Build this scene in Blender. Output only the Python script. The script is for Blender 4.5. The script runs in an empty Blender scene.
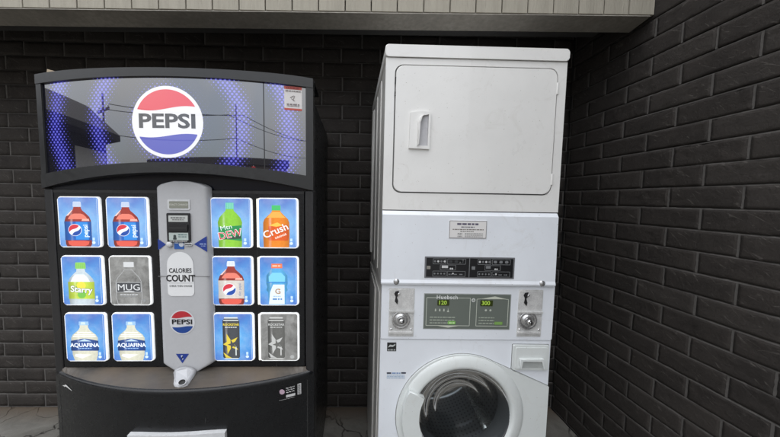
import bpy, bmesh, math, random
from mathutils import Vector, Matrix, noise
from math import sin, cos, pi, radians, sqrt
random.seed(7)
S = bpy.context.scene
C = S.collection

# ------------------------------------------------------------------ camera
EXPO = 1.62
K = 2 ** -EXPO
cam_d = bpy.data.cameras.new('camera'); cam = bpy.data.objects.new('camera', cam_d); C.objects.link(cam)
S.camera = cam
cam_d.sensor_width = 36.0
cam_d.lens = 36.0 * 289.417 / 780.0
cam_d.shift_x = (390.0 - 357.273) / 780.0
cam_d.clip_start = 0.02; cam_d.clip_end = 900
YAW, PITCH, ROLL, EYE = 0.01786, 0.06713, 0.01391, 1.4122
r_ = Vector((cos(YAW), -sin(YAW), 0)); f_ = Vector((sin(YAW) * cos(PITCH), cos(YAW) * cos(PITCH), -sin(PITCH)))
u_ = r_.cross(f_)
rr_ = r_ * cos(ROLL) + u_ * sin(ROLL); uu_ = -r_ * sin(ROLL) + u_ * cos(ROLL)
M = Matrix((rr_, uu_, -f_)).transposed().to_4x4(); M.translation = Vector((0, 0, EYE))
cam.matrix_world = M

# ------------------------------------------------------------------ world and sun
SUN_EL, SUN_ROT = radians(48), radians(-28)
W = bpy.data.worlds.new('World'); S.world = W; W.use_nodes = True
nt = W.node_tree; bg = nt.nodes['Background']
sky = nt.nodes.new('ShaderNodeTexSky'); sky.sky_type = 'NISHITA'; sky.sun_disc = False
sky.sun_elevation = SUN_EL; sky.sun_rotation = SUN_ROT; sky.dust_density = 4.0; sky.air_density = 1.0; sky.ozone_density = 1.0
# broken cloud over the blue: the sky is partly its own brightness without the colour
tc = nt.nodes.new('ShaderNodeTexCoord'); cn = nt.nodes.new('ShaderNodeTexNoise'); cn.inputs['Scale'].default_value = 2.2; cn.inputs['Detail'].default_value = 7
nt.links.new(tc.outputs['Generated'], cn.inputs['Vector'])
mr_ = nt.nodes.new('ShaderNodeMapRange'); nt.links.new(cn.outputs['Fac'], mr_.inputs[0])
for i_, q_ in enumerate((.36, .56, .6, .97)): mr_.inputs[i_ + 1].default_value = q_
sx_ = nt.nodes.new('ShaderNodeSeparateXYZ'); nt.links.new(tc.outputs['Generated'], sx_.inputs[0])
bw = nt.nodes.new('ShaderNodeMapRange'); nt.links.new(sx_.outputs[2], bw.inputs[0])
for i_, q_ in enumerate((0, 1, 1.3, 8.4)): bw.inputs[i_ + 1].default_value = q_
gn = nt.nodes.new('ShaderNodeMix'); gn.data_type = 'RGBA'; gn.blend_type = 'MULTIPLY'; gn.inputs[0].default_value = 1
nt.links.new(bw.outputs[0], gn.inputs[6]); gn.inputs[7].default_value = (.99, 1.0, 1.02, 1)
mx_ = nt.nodes.new('ShaderNodeMix'); mx_.data_type = 'RGBA'; nt.links.new(mr_.outputs[0], mx_.inputs[0])
nt.links.new(sky.outputs[0], mx_.inputs[6]); nt.links.new(gn.outputs[2], mx_.inputs[7])
nt.links.new(mx_.outputs[2], bg.inputs[0]); bg.inputs[1].default_value = 0.15
sd = bpy.data.lights.new('sun', 'SUN'); sd.energy = 2.0; sd.angle = radians(0.5); sd.color = (1, 0.94, 0.85)
sun = bpy.data.objects.new('sun', sd); C.objects.link(sun)
to_sun = Vector((sin(SUN_ROT) * cos(SUN_EL), cos(SUN_ROT) * cos(SUN_EL), sin(SUN_EL)))
sun.rotation_euler = to_sun.to_track_quat('Z', 'Y').to_euler(); sun.location = to_sun * 30
S.view_settings.view_transform = 'Standard'; S.view_settings.look = 'None'
S.view_settings.exposure = EXPO; S.view_settings.gamma = 1.0; S.view_settings.use_curve_mapping = False
S.render.engine = 'CYCLES'
S.cycles.max_bounces = 8; S.cycles.transparent_max_bounces = 12

# ------------------------------------------------------------------ material helpers
class N:
    """small helper around a material's node tree"""
    def __init__(s, name):
        s.m = bpy.data.materials.new(name); s.m.use_nodes = True; s.t = s.m.node_tree
        s.b = s.t.nodes['Principled BSDF']; s.out = s.t.nodes['Material Output']
        s._oc = None
    def n(s, kind, **kw):
        o = s.t.nodes.new(kind)
        for k, v in kw.items(): setattr(o, k, v)
        return o
    def put(s, sock, v):
        if hasattr(v, 'is_output') or isinstance(v, bpy.types.NodeSocket): s.t.links.new(v, sock)
        elif isinstance(v, (tuple, list)) and len(v) == 3 and sock.type == 'RGBA': sock.default_value = (*v, 1)
        else: sock.default_value = v
    def oc(s):
        if not s._oc: s._oc = s.n('ShaderNodeTexCoord').outputs['Object']
        return s._oc
    def xyz(s, v=None):
        o = s.n('ShaderNodeSeparateXYZ'); s.put(o.inputs[0], v or s.oc()); return o.outputs
    def m_(s, op, a, b=0.0, c=0.0, clamp=False):
        o = s.n('ShaderNodeMath', operation=op, use_clamp=clamp)
        s.put(o.inputs[0], a); s.put(o.inputs[1], b); s.put(o.inputs[2], c); return o.outputs[0]
    def noise(s, scale, detail=4, rough=.55, dist=0, vec=None, stretch=None):
        o = s.n('ShaderNodeTexNoise'); o.inputs['Scale'].default_value = scale; o.inputs['Detail'].default_value = detail
        o.inputs['Roughness'].default_value = rough; o.inputs['Distortion'].default_value = dist
        v = vec or s.oc()
        if stretch:
            mp = s.n('ShaderNodeMapping'); mp.inputs['Scale'].default_value = stretch; s.put(mp.inputs[0], v); v = mp.outputs[0]
        s.put(o.inputs['Vector'], v); return o.outputs['Fac']
    def ramp(s, f, stops):
        o = s.n('ShaderNodeValToRGB'); s.put(o.inputs[0], f); e = o.color_ramp.elements
        while len(e) < len(stops): e.new(.5)
        for i, (p, c) in enumerate(stops):
            e[i].position = p; e[i].color = (*c, 1) if isinstance(c, tuple) else (c, c, c, 1)
        return o.outputs[0]
    def mix(s, f, a, b):
        o = s.n('ShaderNodeMix', data_type='RGBA'); s.put(o.inputs[0], f); s.put(o.inputs[6], a); s.put(o.inputs[7], b); return o.outputs[2]
    def mr(s, v, a, b, c, d):
        o = s.n('ShaderNodeMapRange'); s.put(o.inputs[0], v)
        for i, q in enumerate((a, b, c, d)): o.inputs[i + 1].default_value = q
        return o.outputs[0]
    def bump(s, h, strength=.3, dist=.002):
        o = s.n('ShaderNodeBump'); o.inputs['Strength'].default_value = strength; o.inputs['Distance'].default_value = dist
        s.put(o.inputs['Height'], h); s.put(s.b.inputs['Normal'], o.outputs[0]); return o.outputs[0]
    def set(s, **kw):
        names = dict(col='Base Color', rough='Roughness', metal='Metallic', ior='IOR', spec='Specular IOR Level', coat='Coat Weight',
                     coat_rough='Coat Roughness', coat_ior='Coat IOR', em='Emission Color', ems='Emission Strength', trans='Transmission Weight')
        for k, v in kw.items(): s.put(s.b.inputs[names[k]], v)
        return s

def solid(name, col, rough=.5, metal=0., dirt=.12, dscale=9, spec=.5, **kw):
    a = N(name)
    f = a.noise(dscale, 5, .6); f2 = a.noise(dscale * 9, 3, .6)
    g = a.m_('MULTIPLY', f, f2)
    a.set(col=a.mix(a.mr(g, .12, .38, 0, 1), tuple(c * (1 - dirt) for c in col), col), metal=metal, spec=spec)
    a.set(rough=a.mr(f2, .3, .7, max(0, rough - .06), min(1, rough + .08)))
    a.set(**kw)
    return a.m
def glow(name, col, s=1.0, rough=.35):
    """backlit printed film; col is the printed colour"""
    a = N(name); a.set(col=tuple(c * .35 for c in col), rough=rough, em=col, ems=s * K); return a.m
def srgb(r, g, b):
    f = lambda c: (c / 255 / 12.92) if c <= 10 else ((c / 255 + .055) / 1.055) ** 2.4
    return (f(r), f(g), f(b))
_gc = {}
def G(r, g, b, s=1.0):
    k = (r, g, b, s)
    if k not in _gc: h = .13; _gc[k] = glow('printed film', srgb(r * (1 - h) + 165 * h, g * (1 - h) + 185 * h, b * (1 - h) + 215 * h), s)  # slight pale haze mixed into every printed colour
    return _gc[k]
_pc = {}
def P(r, g, b, rough=.45):
    k = (r, g, b, rough)
    if k not in _pc:
        c = srgb(r, g, b); a = N('print'); a.set(col=tuple(q * .8 for q in c), rough=rough); _pc[k] = a.m
    return _pc[k]

# white enamel with faint smudges
def enamel(name, col, warm=0):
    a = N(name)
    f = a.noise(3.2, 6, .62, .4); st = a.noise(26, 4, .6, .2, stretch=(1, 1, .25))
    c = a.mix(a.mr(f, .35, .65, 0, 1), tuple(q * .93 for q in col), col)
    c = a.mix(a.mr(st, .66, .8, 0, .22), c, (.42, .40, .36))
    sp = a.noise(160, 2, .5)
    c = a.mix(a.mr(sp, .73, .78, 0, .8), c, (.25, .21, .16))
    gm = a.noise(9, 6, .75, 1.2); c = a.mix(a.mr(gm, .56, .74, 0, .28), c, (.46, .43, .38))
    a.set(col=c, rough=a.mr(f, .3, .7, .26, .4), coat=.4, coat_rough=.04)
    a.bump(a.noise(700, 2), .05, .0006)
    return a.m
MW = enamel('white enamel', (.755, .785, .83)); MW2 = enamel('dryer enamel', (.775, .77, .75))
DOORW = enamel('door plastic', (.66, .69, .68))
SIDE = enamel('side panel enamel', (.66, .65, .62))
GAP = solid('dark gap', (.03, .03, .03), .8)
SEAM = solid('seam shadow grey', (.17, .17, .17), .7)  # grey strips give the gaps between panels their shade by colour
SEAML = solid('thin door seam', (.27, .275, .27), .7)

def black_plastic():
    a = N('black steel')
    f = a.noise(5, 6, .65, .3); g = a.noise(60, 4, .6)
    a.set(col=a.mix(a.mr(f, .3, .7, 0, 1), (.003, .0034, .0044), (.0065, .0072, .0088)), rough=a.mr(g, .3, .7, .22, .38), spec=.4)
    c = a.b.inputs['Base Color'].links[0].from_socket
    scr = a.noise(40, 2, .5, 1.5, stretch=(1, 1, .12))
    a.set(col=a.mix(a.mr(scr, .71, .76, 0, .5), c, (.09, .09, .09)))
    a.bump(a.noise(900, 2), .12, .0006)
    return a.m
BLK = black_plastic()
FRAME = solid('sign frame grey', (.018, .0185, .019), .36, dirt=.25)
TRIM = solid('grey trim', (.016, .016, .0175), .34, dirt=.3)
def ledge_mat():
    a = N('dusty ledge'); x = a.xyz()
    f = a.noise(14, 6, .7, .6, stretch=(1, 2.5, 1)); g = a.noise(3, 3)
    c = a.mix(a.mr(f, .32, .68, 0, 1), (.03, .03, .032), (.075, .068, .058))
    c = a.mix(a.mr(a.m_('ADD', g, a.m_('MULTIPLY', x[0], .12)), .5, .68, 0, .7), c, (.14, .108, .078))
    a.set(col=c, rough=.42); a.bump(f, .15, .001); return a.m
LEDGE = ledge_mat()
SILVER = solid('silver plastic', (.46, .465, .48), .36, 0, dirt=.05, dscale=12)
SILVER2 = solid('pale silver plastic', (.60, .61, .62), .4, dirt=.15)
STEEL = solid('brushed coin box steel', (.74, .74, .73), .42, .3, dirt=.3, dscale=30)
STEELD = solid('dull lock steel', (.55, .55, .55), .25, .75, dirt=.3)
CHROME = solid('chrome', (.8, .8, .8), .1, 1.0, dirt=.1)
BLACKP = solid('matte black', (.015, .015, .017), .45)
RUBBER = solid('grey rubber', (.07, .07, .075), .6)
DUST = solid('dust', (.3, .28, .25), .9)

# ------------------------------------------------------------------ object helpers
def link(name, me_or_none, parent=None, loc=(0, 0, 0), rot=(0, 0, 0)):
    o = bpy.data.objects.new(name, me_or_none); C.objects.link(o); o.location = loc; o.rotation_euler = rot
    if parent: o.parent = parent
    return o
def thing(name, label, cat, loc=(0, 0, 0), rot=(0, 0, 0), group=None):
    o = link(name, None, None, loc, rot); o['label'] = label; o['category'] = cat
    if group: o['group'] = group
    return o

class MB:
    def __init__(s): s.bm = bmesh.new(); s.mats = []; s.layer = 0
    def mi(s, m):
        if m not in s.mats: s.mats.append(m)
        return s.mats.index(m)
    def face(s, vs, m, smooth=False):
        try: f = s.bm.faces.new(vs)
        except ValueError: return None
        f.material_index = s.mi(m); f.smooth = smooth; return f
    def box(s, x0, x1, y0, y1, z0, z1, m, bev=0, seg=2):
        v = [s.bm.verts.new((x, y, z)) for x in (x0, x1) for y in (y0, y1) for z in (z0, z1)]
        fs = [s.face([v[i] for i in q], m) for q in ((0, 1, 3, 2), (4, 6, 7, 5), (0, 4, 5, 1), (2, 3, 7, 6), (0, 2, 6, 4), (1, 5, 7, 3))]
        if bev:
            es = {e for f in fs for e in f.edges}
            r = bmesh.ops.bevel(s.bm, geom=list(es), offset=bev, segments=seg, affect='EDGES', profile=.6)
            for f in r['faces']: f.material_index = s.mi(m); f.smooth = True
        return s
    def prism(s, pts, y0, y1, m, bev=0, seg=2, smooth_side=False, hole=None, back=True):
        """polygon pts (x,z) from front y0 to back y1, optional hole polygon"""
        fr = [s.bm.verts.new((x, y0, z)) for x, z in pts]; bk = [s.bm.verts.new((x, y1, z)) for x, z in pts]
        n = len(pts); sides = []
        for i in range(n):
            j = (i + 1) % n; sides.append(s.face([fr[i], fr[j], bk[j], bk[i]], m, smooth_side))
        if hole:
            hf = [s.bm.verts.new((x, y0, z)) for x, z in hole]; hb = [s.bm.verts.new((x, y1, z)) for x, z in hole]
            k = len(hole)
            for i in range(k):
                j = (i + 1) % k; s.face([hf[j], hf[i], hb[i], hb[j]], m, smooth_side)
            for a, b in ((fr, hf), (bk, hb)):
                es = []
                for L in (a, b):
                    for i in range(len(L)):
                        e = s.bm.edges.get((L[i], L[(i + 1) % len(L)])) or s.bm.edges.new((L[i], L[(i + 1) % len(L)])); es.append(e)
                r = bmesh.ops.triangle_fill(s.bm, edges=es, use_beauty=True)
                for f in r['geom']:
                    if isinstance(f, bmesh.types.BMFace): f.material_index = s.mi(m)
        else:
            f0 = s.face(fr, m)
            if back: s.face(bk[::-1], m)
            if bev:
                r = bmesh.ops.bevel(s.bm, geom=list(f0.edges), offset=bev, segments=seg, affect='EDGES', profile=.6)
                for f in r['faces']: f.material_index = s.mi(m); f.smooth = True
        return s
    def flat(s, pts, y, m):
        s.face([s.bm.verts.new((x, y, z)) for x, z in pts], m); return s
    def lathe(s, prof, cx, cz, m, seg=64, a0=0, a1=2 * pi, smooth=True):
        """prof: list of (radius, y) round an axis along y"""
        full = abs(a1 - a0 - 2 * pi) < 1e-6; k = seg if full else seg + 1
        rings = []
        for r, y in prof:
            if r < 1e-6: rings.append([s.bm.verts.new((cx, y, cz))] * k)
            else: rings.append([s.bm.verts.new((cx + r * cos(a0 + (a1 - a0) * i / seg), y, cz + r * sin(a0 + (a1 - a0) * i / seg))) for i in range(k)])
        for a, b in zip(rings, rings[1:]):
            for i in range(k if full else k - 1):
                j = (i + 1) % k; q = []
                for vv in (a[i], a[j], b[j], b[i]):
                    if vv not in q: q.append(vv)
                if len(q) > 2: s.face(q, m, smooth)
        return s
    def strip(s, xs, zb, zt, yf, yb, m, sag=0, cx=.4725, hw=.4725, top=None):
        """curved plate: columns along xs, bottom zb(x), top zt(x), front at yf-b(x), back at yb (absolute when None = no back)"""
        b = lambda x: sag * (1 - ((x - cx) / hw) ** 2)
        F = []
        for x in xs:
            z0, z1 = zb(x), zt(x); y = yf - b(x)
            yk = y if yb is None else (y + (yb - yf) if isinstance(yb, float) else yb[0])
            F.append([s.bm.verts.new(p) for p in ((x, y, z0), (x, y, z1), (x, yk, z1), (x, yk, z0))] if yb is not None else [s.bm.verts.new(p) for p in ((x, y, z0), (x, y, z1))])
        Q = [[s.bm.verts.new(a[0].co), s.bm.verts.new(a[1].co)] for a in F] if yb is not None else F
        for a, c in zip(Q, Q[1:]):
            s.face([a[0], c[0], c[1], a[1]], m, True)
        for a, c in zip(F, F[1:]):
            if yb is not None:
                s.face([a[1], c[1], c[2], a[2]], top or m); s.face([a[3], a[2], c[2], c[3]], m); s.face([a[0], a[3], c[3], c[0]], m)
        if yb is not None:
            s.face([F[0][0], F[0][1], F[0][2], F[0][3]], m); s.face([F[-1][3], F[-1][2], F[-1][1], F[-1][0]], m)
        return s
    def text(s, txt, x, z, size, y, m, bold=.0, sx=1.0, rot=0.0, shear=0.0, align='CENTER', sag=None, space=1.0):
        cu = bpy.data.curves.new('t', 'FONT'); cu.body = txt; cu.size = size; cu.align_x = align; cu.align_y = 'CENTER'
        cu.offset = bold * size; cu.shear = shear; cu.space_character = space; cu.resolution_u = 3
        ob = bpy.data.objects.new('t', cu); C.objects.link(ob)
        bpy.context.view_layer.update()
        me = bpy.data.meshes.new_from_object(ob.evaluated_get(bpy.context.evaluated_depsgraph_get()))
        vs = []
        for v in me.vertices:
            px, pz = v.co.x * sx, v.co.y
            X = x + px * cos(rot) - pz * sin(rot); Z = z + px * sin(rot) + pz * cos(rot)
            yy = y - (sag * (1 - ((X - .4725) / .4725) ** 2) if sag else 0)
            vs.append(s.bm.verts.new((X, yy, Z)))
        for p in me.polygons: s.face([vs[i] for i in p.vertices], m)
        bpy.data.objects.remove(ob); bpy.data.curves.remove(cu); bpy.data.meshes.remove(me)
        return s
    def tube(s, pts, r, m, seg=8):
        rings = []
        for i, p in enumerate(pts):
            p = Vector(p); d = (Vector(pts[min(i + 1, len(pts) - 1)]) - Vector(pts[max(i - 1, 0)])).normalized()
            a = d.orthogonal().normalized(); b = d.cross(a)
            if rings:
                pa = rings[-1][1]; a = (pa - d * pa.dot(d)).normalized(); b = d.cross(a)
            rr = r[i] if isinstance(r, (list, tuple)) else r
            rings.append(([s.bm.verts.new(p + (a * cos(2 * pi * k / seg) + b * sin(2 * pi * k / seg)) * rr) for k in range(seg)], a))
        for (A, _), (B, _) in zip(rings, rings[1:]):
            for k in range(seg): s.face([A[k], A[(k + 1) % seg], B[(k + 1) % seg], B[k]], m, True)
        s.face(rings[0][0][::-1], m); s.face(rings[-1][0], m); return s
    def build(s, name, parent=None, loc=(0, 0, 0), label=None, recalc=True, cat=None, kind=None, rot=(0, 0, 0)):
        if recalc: bmesh.ops.recalc_face_normals(s.bm, faces=s.bm.faces)
        me = bpy.data.meshes.new(name); s.bm.to_mesh(me); s.bm.free()
        for m in s.mats: me.materials.append(m)
        o = link(name, me, parent, loc, rot)
        if label: o['label'] = label
        if cat: o['category'] = cat
        if kind: o['kind'] = kind
        return o
def rr(x0, z0, x1, z1, r, n=6):
    r = min(r, (x1 - x0) / 2 - 1e-5, (z1 - z0) / 2 - 1e-5); P_ = []
    for cx, cz, a in ((x1 - r, z1 - r, 0), (x0 + r, z1 - r, pi / 2), (x0 + r, z0 + r, pi), (x1 - r, z0 + r, 3 * pi / 2)):
        for i in range(n + 1): P_.append((cx + r * cos(a + pi / 2 * i / n), cz + r * sin(a + pi / 2 * i / n)))
    return P_
def circ(cx, cz, r, n=48, a0=0, a1=2 * pi):
    k = n if abs(a1 - a0 - 2 * pi) < 1e-6 else n + 1
    return [(cx + r * cos(a0 + (a1 - a0) * i / n), cz + r * sin(a0 + (a1 - a0) * i / n)) for i in range(k)]
def lin(a, b, n): return [a + (b - a) * i / (n - 1) for i in range(n)]
def wig(v): return lambda x: v
def microtext(mb, x0, z, w, h, y, m, sag=None):
    """a line of print too small to read in the photograph: broken dashes"""
    x = x0
    while x < x0 + w:
        l = random.uniform(.8, 3.2) * h; l = min(l, x0 + w - x)
        yy = y - (sag * (1 - ((x - .4725) / .4725) ** 2) if sag else 0)
        mb.flat([(x, z - h / 2), (x + l, z - h / 2), (x + l, z + h / 2), (x, z + h / 2)], yy, m); x += l + h * .5

# ================================================================== SETTING
XR, YB = 1.38, 1.868
H, L = .0866, .2425

# ground sheet out to the horizon
def asphalt():
    a = N('asphalt'); f = a.noise(2.2, 6, .6); g = a.noise(120, 3)
    a.set(col=a.mix(a.mr(f, .3, .7, 0, 1), (.075, .072, .068), (.12, .115, .105)), rough=.85); a.bump(g, .4, .004); return a.m
b = MB(); b.face([b.bm.verts.new(p) for p in ((-400, -400, -.02), (400, -400, -.02), (400, 400, -.02), (-400, 400, -.02))], asphalt())
b.build('ground', kind='structure')
def concrete():
    a = N('old concrete'); p = a.oc()
    f = a.noise(4, 8, .65, .8); g = a.noise(45, 5, .65)
    c = a.mix(a.mr(f, .32, .66, 0, 1), (.10, .094, .082), (.22, .212, .19))
    c = a.mix(a.mr(g, .55, .75, 0, .45), c, (.12, .11, .1))
    # cracks
    dv = a.n('ShaderNodeTexNoise'); dv.inputs['Scale'].default_value = 3.5; dv.inputs['Detail'].default_value = 6; a.put(dv.inputs['Vector'], p)
    mv = a.n('ShaderNodeVectorMath', operation='MULTIPLY_ADD'); a.put(mv.inputs[0], dv.outputs['Color']); mv.inputs[1].default_value = (.5, .5, .2); a.put(mv.inputs[2], p)
    v = a.n('ShaderNodeTexVoronoi', feature='DISTANCE_TO_EDGE'); v.inputs['Scale'].default_value = 4.2; a.put(v.inputs['Vector'], mv.outputs[0])
    ck = a.mr(v.outputs['Distance'], .0, .03, 1, 0)
    ck = a.m_('MULTIPLY', ck, a.mr(a.noise(2.3, 2), .42, .52, 0, 1))
    c = a.mix(ck, c, (.03, .026, .022))
    # rust-brown grime lying along the wall
    y = a.xyz()[1]
    gr = a.m_('MULTIPLY', a.mr(a.m_('ADD', y, a.m_('MULTIPLY', f, .16)), 1.80, 1.95, 0, 1), .85)
    c = a.mix(gr, c, (.10, .07, .045))
    a.set(col=c, rough=.9)
    a.bump(a.m_('SUBTRACT', a.m_('ADD', f, a.m_('MULTIPLY', g, .3)), ck), .6, .012); return a.m
b = MB(); b.box(-6, XR, -1.2, YB + .1, -.12, 0, concrete(), .006); b.build('pavement', kind='structure')

# brick
def brick_mat():
    a = N('painted brick'); p = a.oc()
    f = a.noise(7, 6, .65); g = a.noise(90, 5, .7)
    oi = a.n('ShaderNodeAttribute'); oi.attribute_name = 'tone'
    c = a.mix(a.mr(f, .3, .7, 0, 1), (.0215, .0186, .0168), (.038, .0325, .0288))
    c = a.mix(a.m_('MULTIPLY', oi.outputs['Fac'], .35), c, (.055, .049, .044))
    x, y, z = a.xyz(); u = a.m_('SUBTRACT', x, y)
    for an, th in ((-.5, .665), (-.9, .69), (.25, .70)):
        cv = a.n('ShaderNodeCombineXYZ')
        a.put(cv.inputs[0], a.m_('MULTIPLY', a.m_('ADD', a.m_('MULTIPLY', u, cos(an)), a.m_('MULTIPLY', z, sin(an))), 16.0))
        a.put(cv.inputs[1], a.m_('MULTIPLY', a.m_('SUBTRACT', a.m_('MULTIPLY', z, cos(an)), a.m_('MULTIPLY', u, sin(an))), 95.0)); cv.inputs[2].default_value = an * 20
        sk = a.noise(1.0, 3, .55, .9, vec=cv.outputs[0])
        c = a.mix(a.m_('MULTIPLY', a.mr(sk, th - .03, th + .03, 0, 1), a.mr(g, .35, .6, .15, .7)), c, (.105, .095, .087))
    a.set(col=c, rough=a.mr(g, .3, .7, .72, .92), spec=.3)
    a.bump(g, .8, .004); return a.m
def mortar_mat():
    a = N('painted mortar'); f = a.noise(60, 5, .65)
    a.set(col=a.mix(f, (.058, .054, .050), (.115, .107, .100)), rough=.85); a.bump(f, .6, .004); return a.m
BRK, MOR = brick_mat(), mortar_mat()

building = thing('building', 'dark painted brick building with a shallow covered alcove sheltering the machines', 'building')
def brick_wall(u0, u1, z0, z1, P3, label, off, nx, nz):
    """running bond; P3(u, d, z) maps along-wall, depth-out, height to world"""
    verts, faces, mats, tone, smooth = [], [], [], [], []
    def addq(q, m, t):
        k = len(verts); verts.extend(q); faces.append((k, k + 1, k + 2, k + 3)); mats.append(m); tone.extend([t] * 4); smooth.append(False)
    r = int(z0 / H)
    while r * H + .008 < z1:
        zb = r * H + .008; u = u0 - ((r % 2) * L / 2 + off) - L + random.uniform(-.006, .006)
        while u < u1:
            bu0, bu1 = max(u + .0042, u0), min(u + L - .0042, u1); hz0, hz1 = zb + .0034, zb + H - .0034
            if bu1 - bu0 > .03:
                t = random.random() ** 2; dz = random.uniform(-.0012, .0012); dd = random.uniform(-.0008, .0012); k0 = len(verts)
                seed = Vector((random.uniform(-50, 50), random.uniform(-50, 50), 0))
                mx = max(2, int(nx * (bu1 - bu0) / L))
                for i in range(mx + 1):
                    for j in range(nz + 1):
                        fu, fv = i / mx, j / nz; uu = bu0 + (bu1 - bu0) * fu; vv = hz0 + (hz1 - hz0) * fv
                        q = Vector((uu * 14, vv * 26, 0)) + seed
                        n1 = noise.noise(q); n2 = noise.noise(q * 2.7 + Vector((3, 9, 1)))
                        rid = max(0, 1 - abs(n1 + .3 * n2) * 9) * max(0, min(1, .4 + noise.noise(q * .35 + Vector((7, 2, 5))) * 3)); d = -.0035 * rid + .0018 * n2 + dd
                        e = min(i, mx - i, j, nz - j)
                        if e == 0: d -= .0012; uu += .0022 * n2; vv += .0016 * n1
                        verts.append(P3(uu, d, vv + dz)); tone.append(t)
                for i in range(mx):
                    for j in range(nz):
                        a = k0 + i * (nz + 1) + j; faces.append((a, a + nz + 1, a + nz + 2, a + 1)); mats.append(0); smooth.append(True)
                edge = [k0 + i * (nz + 1) for i in range(mx + 1)] + [k0 + mx * (nz + 1) + j for j in range(1, nz + 1)] + \
                       [k0 + i * (nz + 1) + nz for i in range(mx - 1, -1, -1)] + [k0 + j for j in range(nz - 1, 0, -1)]
                # skirt back into the joint
                kb = len(verts)
                cu, cv = (bu0 + bu1) / 2, (hz0 + hz1) / 2
                for e_ in edge:
                    i, j = divmod(e_ - k0, nz + 1); uu = bu0 + (bu1 - bu0) * i / mx; vv = hz0 + (hz1 - hz0) * j / nz
                    verts.append(P3(uu, -.022, vv + dz)); tone.append(t)
                for q in range(len(edge)):
                    w = (q + 1) % len(edge); faces.append((edge[w], edge[q], kb + q, kb + w)); mats.append(0); smooth.append(False)
            # head joint, nearly flush
            if u0 < u < u1:
                d = -.0022 + random.uniform(-.0006, .0008)
                addq([P3(u - .0045, d, zb + .003), P3(u + .0045, d, zb + .003), P3(u + .0045, d, zb + H - .003), P3(u - .0045, d, zb + H - .003)], 1, 0)
            u += L
        # bed joint, raked back but with a slope that catches light on its lower lip
        addq([P3(u0, -.0018, zb - .0036), P3(u1, -.0018, zb - .0036), P3(u1, -.0058, zb + .0028), P3(u0, -.0058, zb + .0028)], 1, 0)
        r += 1
    addq([P3(u0, -.013, z0), P3(u1, -.013, z0), P3(u1, -.013, z1), P3(u0, -.013, z1)], 1, 0)
    me = bpy.data.meshes.new('wall'); me.from_pydata(verts, [], faces)
    at = me.attributes.new('tone', 'FLOAT', 'POINT'); at.data.foreach_set('value', tone)
    me.polygons.foreach_set('material_index', mats); me.polygons.foreach_set('use_smooth', smooth)
    me.materials.append(BRK); me.materials.append(MOR); me.update()
    o = link('wall', me, building); o['label'] = label; return o
brick_wall(-4.2, XR + .0, 0, 2.5, lambda u, d, z: (u, YB - d, z), 'back brick wall of the alcove, painted charcoal', (5.7 * 0 + .0), 9, 4)
brick_wall(-YB, 1.3, 0, 3.5, lambda u, d, z: (XR - d, -u, z), 'right brick wall running out beside the white machines', .10, 22, 8)
# solid mass behind the brick faces so no light leaks through
b = MB()
b.box(-4.2, XR + .02, YB + .016, YB + 3.2, -.1, 3.5, GAP)
b.build('wall_core', building)
b = MB(); b.box(XR + .016, XR + 4, -1.3, YB + 3.2, -.1, 3.5, GAP); b.build('wall_core', building)

# wooden header beam: vertical grooved siding over a trim board
def wood(name, c1, c2):
    a = N(name); f = a.noise(5, 7, .7, .5, stretch=(6, 6, .5)); g = a.noise(40, 4, .6, .3, stretch=(4, 4, .3))
    c = a.mix(a.mr(f, .3, .7, 0, 1), c1, c2); c = a.mix(a.mr(g, .6, .75, 0, .5), c, tuple(q * .55 for q in c1))
    a.set(col=c, rough=.8); a.bump(g, .5, .004); return a.m
SIDING = wood('painted siding', (.30, .278, .228), (.395, .368, .305))
BOARD = solid('weathered trim board', (.30, .28, .245), .8, dirt=.35, dscale=6)
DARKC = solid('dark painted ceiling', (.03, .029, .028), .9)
ys = 1.367
b = MB(); x = XR - .0035; i = 0
zt = 3.55
while x > -4.2:
    w = .1185 + random.uniform(-.002, .002); x0 = x - w
    zz = 2.2765 + (x - XR) * .0135
    b.box(x0 + .004, x, ys + random.uniform(-.0008, .0008), ys + .018, zz, zt, SIDING, .0015, 1); x = x0; i += 1
b.box(-4.2, XR - .004, ys + .012, ys + .03, 2.31, zt, SIDING)
sid = b.build('siding', building, label='pale weathered grooved siding boards above the opening')
b = MB()
def sl(x): return 2.268 + (x - XR) * .0125
xs = [-4.2, -2.4, -1.2, 0, XR - .02]
v = []
for x in xs:
    s0 = sl(x) - .004 + random.uniform(-.0015, .0015)
    v.append([b.bm.verts.new(p) for p in ((x, ys - .002, s0 + .004), (x, ys + .103, s0 - .010), (x, ys + .103, s0 + .03), (x, ys + .02, s0 + .03))])
for A, B in zip(v, v[1:]):
    for k in range(4): b.face([A[k], B[k], B[(k + 1) % 4], A[(k + 1) % 4]], BOARD)
b.face(v[0], BOARD); b.face(v[-1][::-1], BOARD)
b.build('trim_board', building, label='weathered flat board closing the underside of the siding')
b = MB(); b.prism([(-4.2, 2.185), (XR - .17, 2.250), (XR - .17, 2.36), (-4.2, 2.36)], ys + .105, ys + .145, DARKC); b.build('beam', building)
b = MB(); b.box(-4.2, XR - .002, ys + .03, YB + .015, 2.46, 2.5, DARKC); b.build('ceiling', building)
b = MB(); b.box(-4.25, XR + 4, ys - .06, YB + 3.3, 3.55, 3.65, solid('roof edge', (.12, .115, .11), .8)); b.build('roof', building)  # unseen roof, added so the building keeps sun off its front
b = MB(); b.box(-4.45, -4.2, ys, YB + 3.2, -.1, 3.55, SIDING); b.build('end_wall', building)

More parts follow.
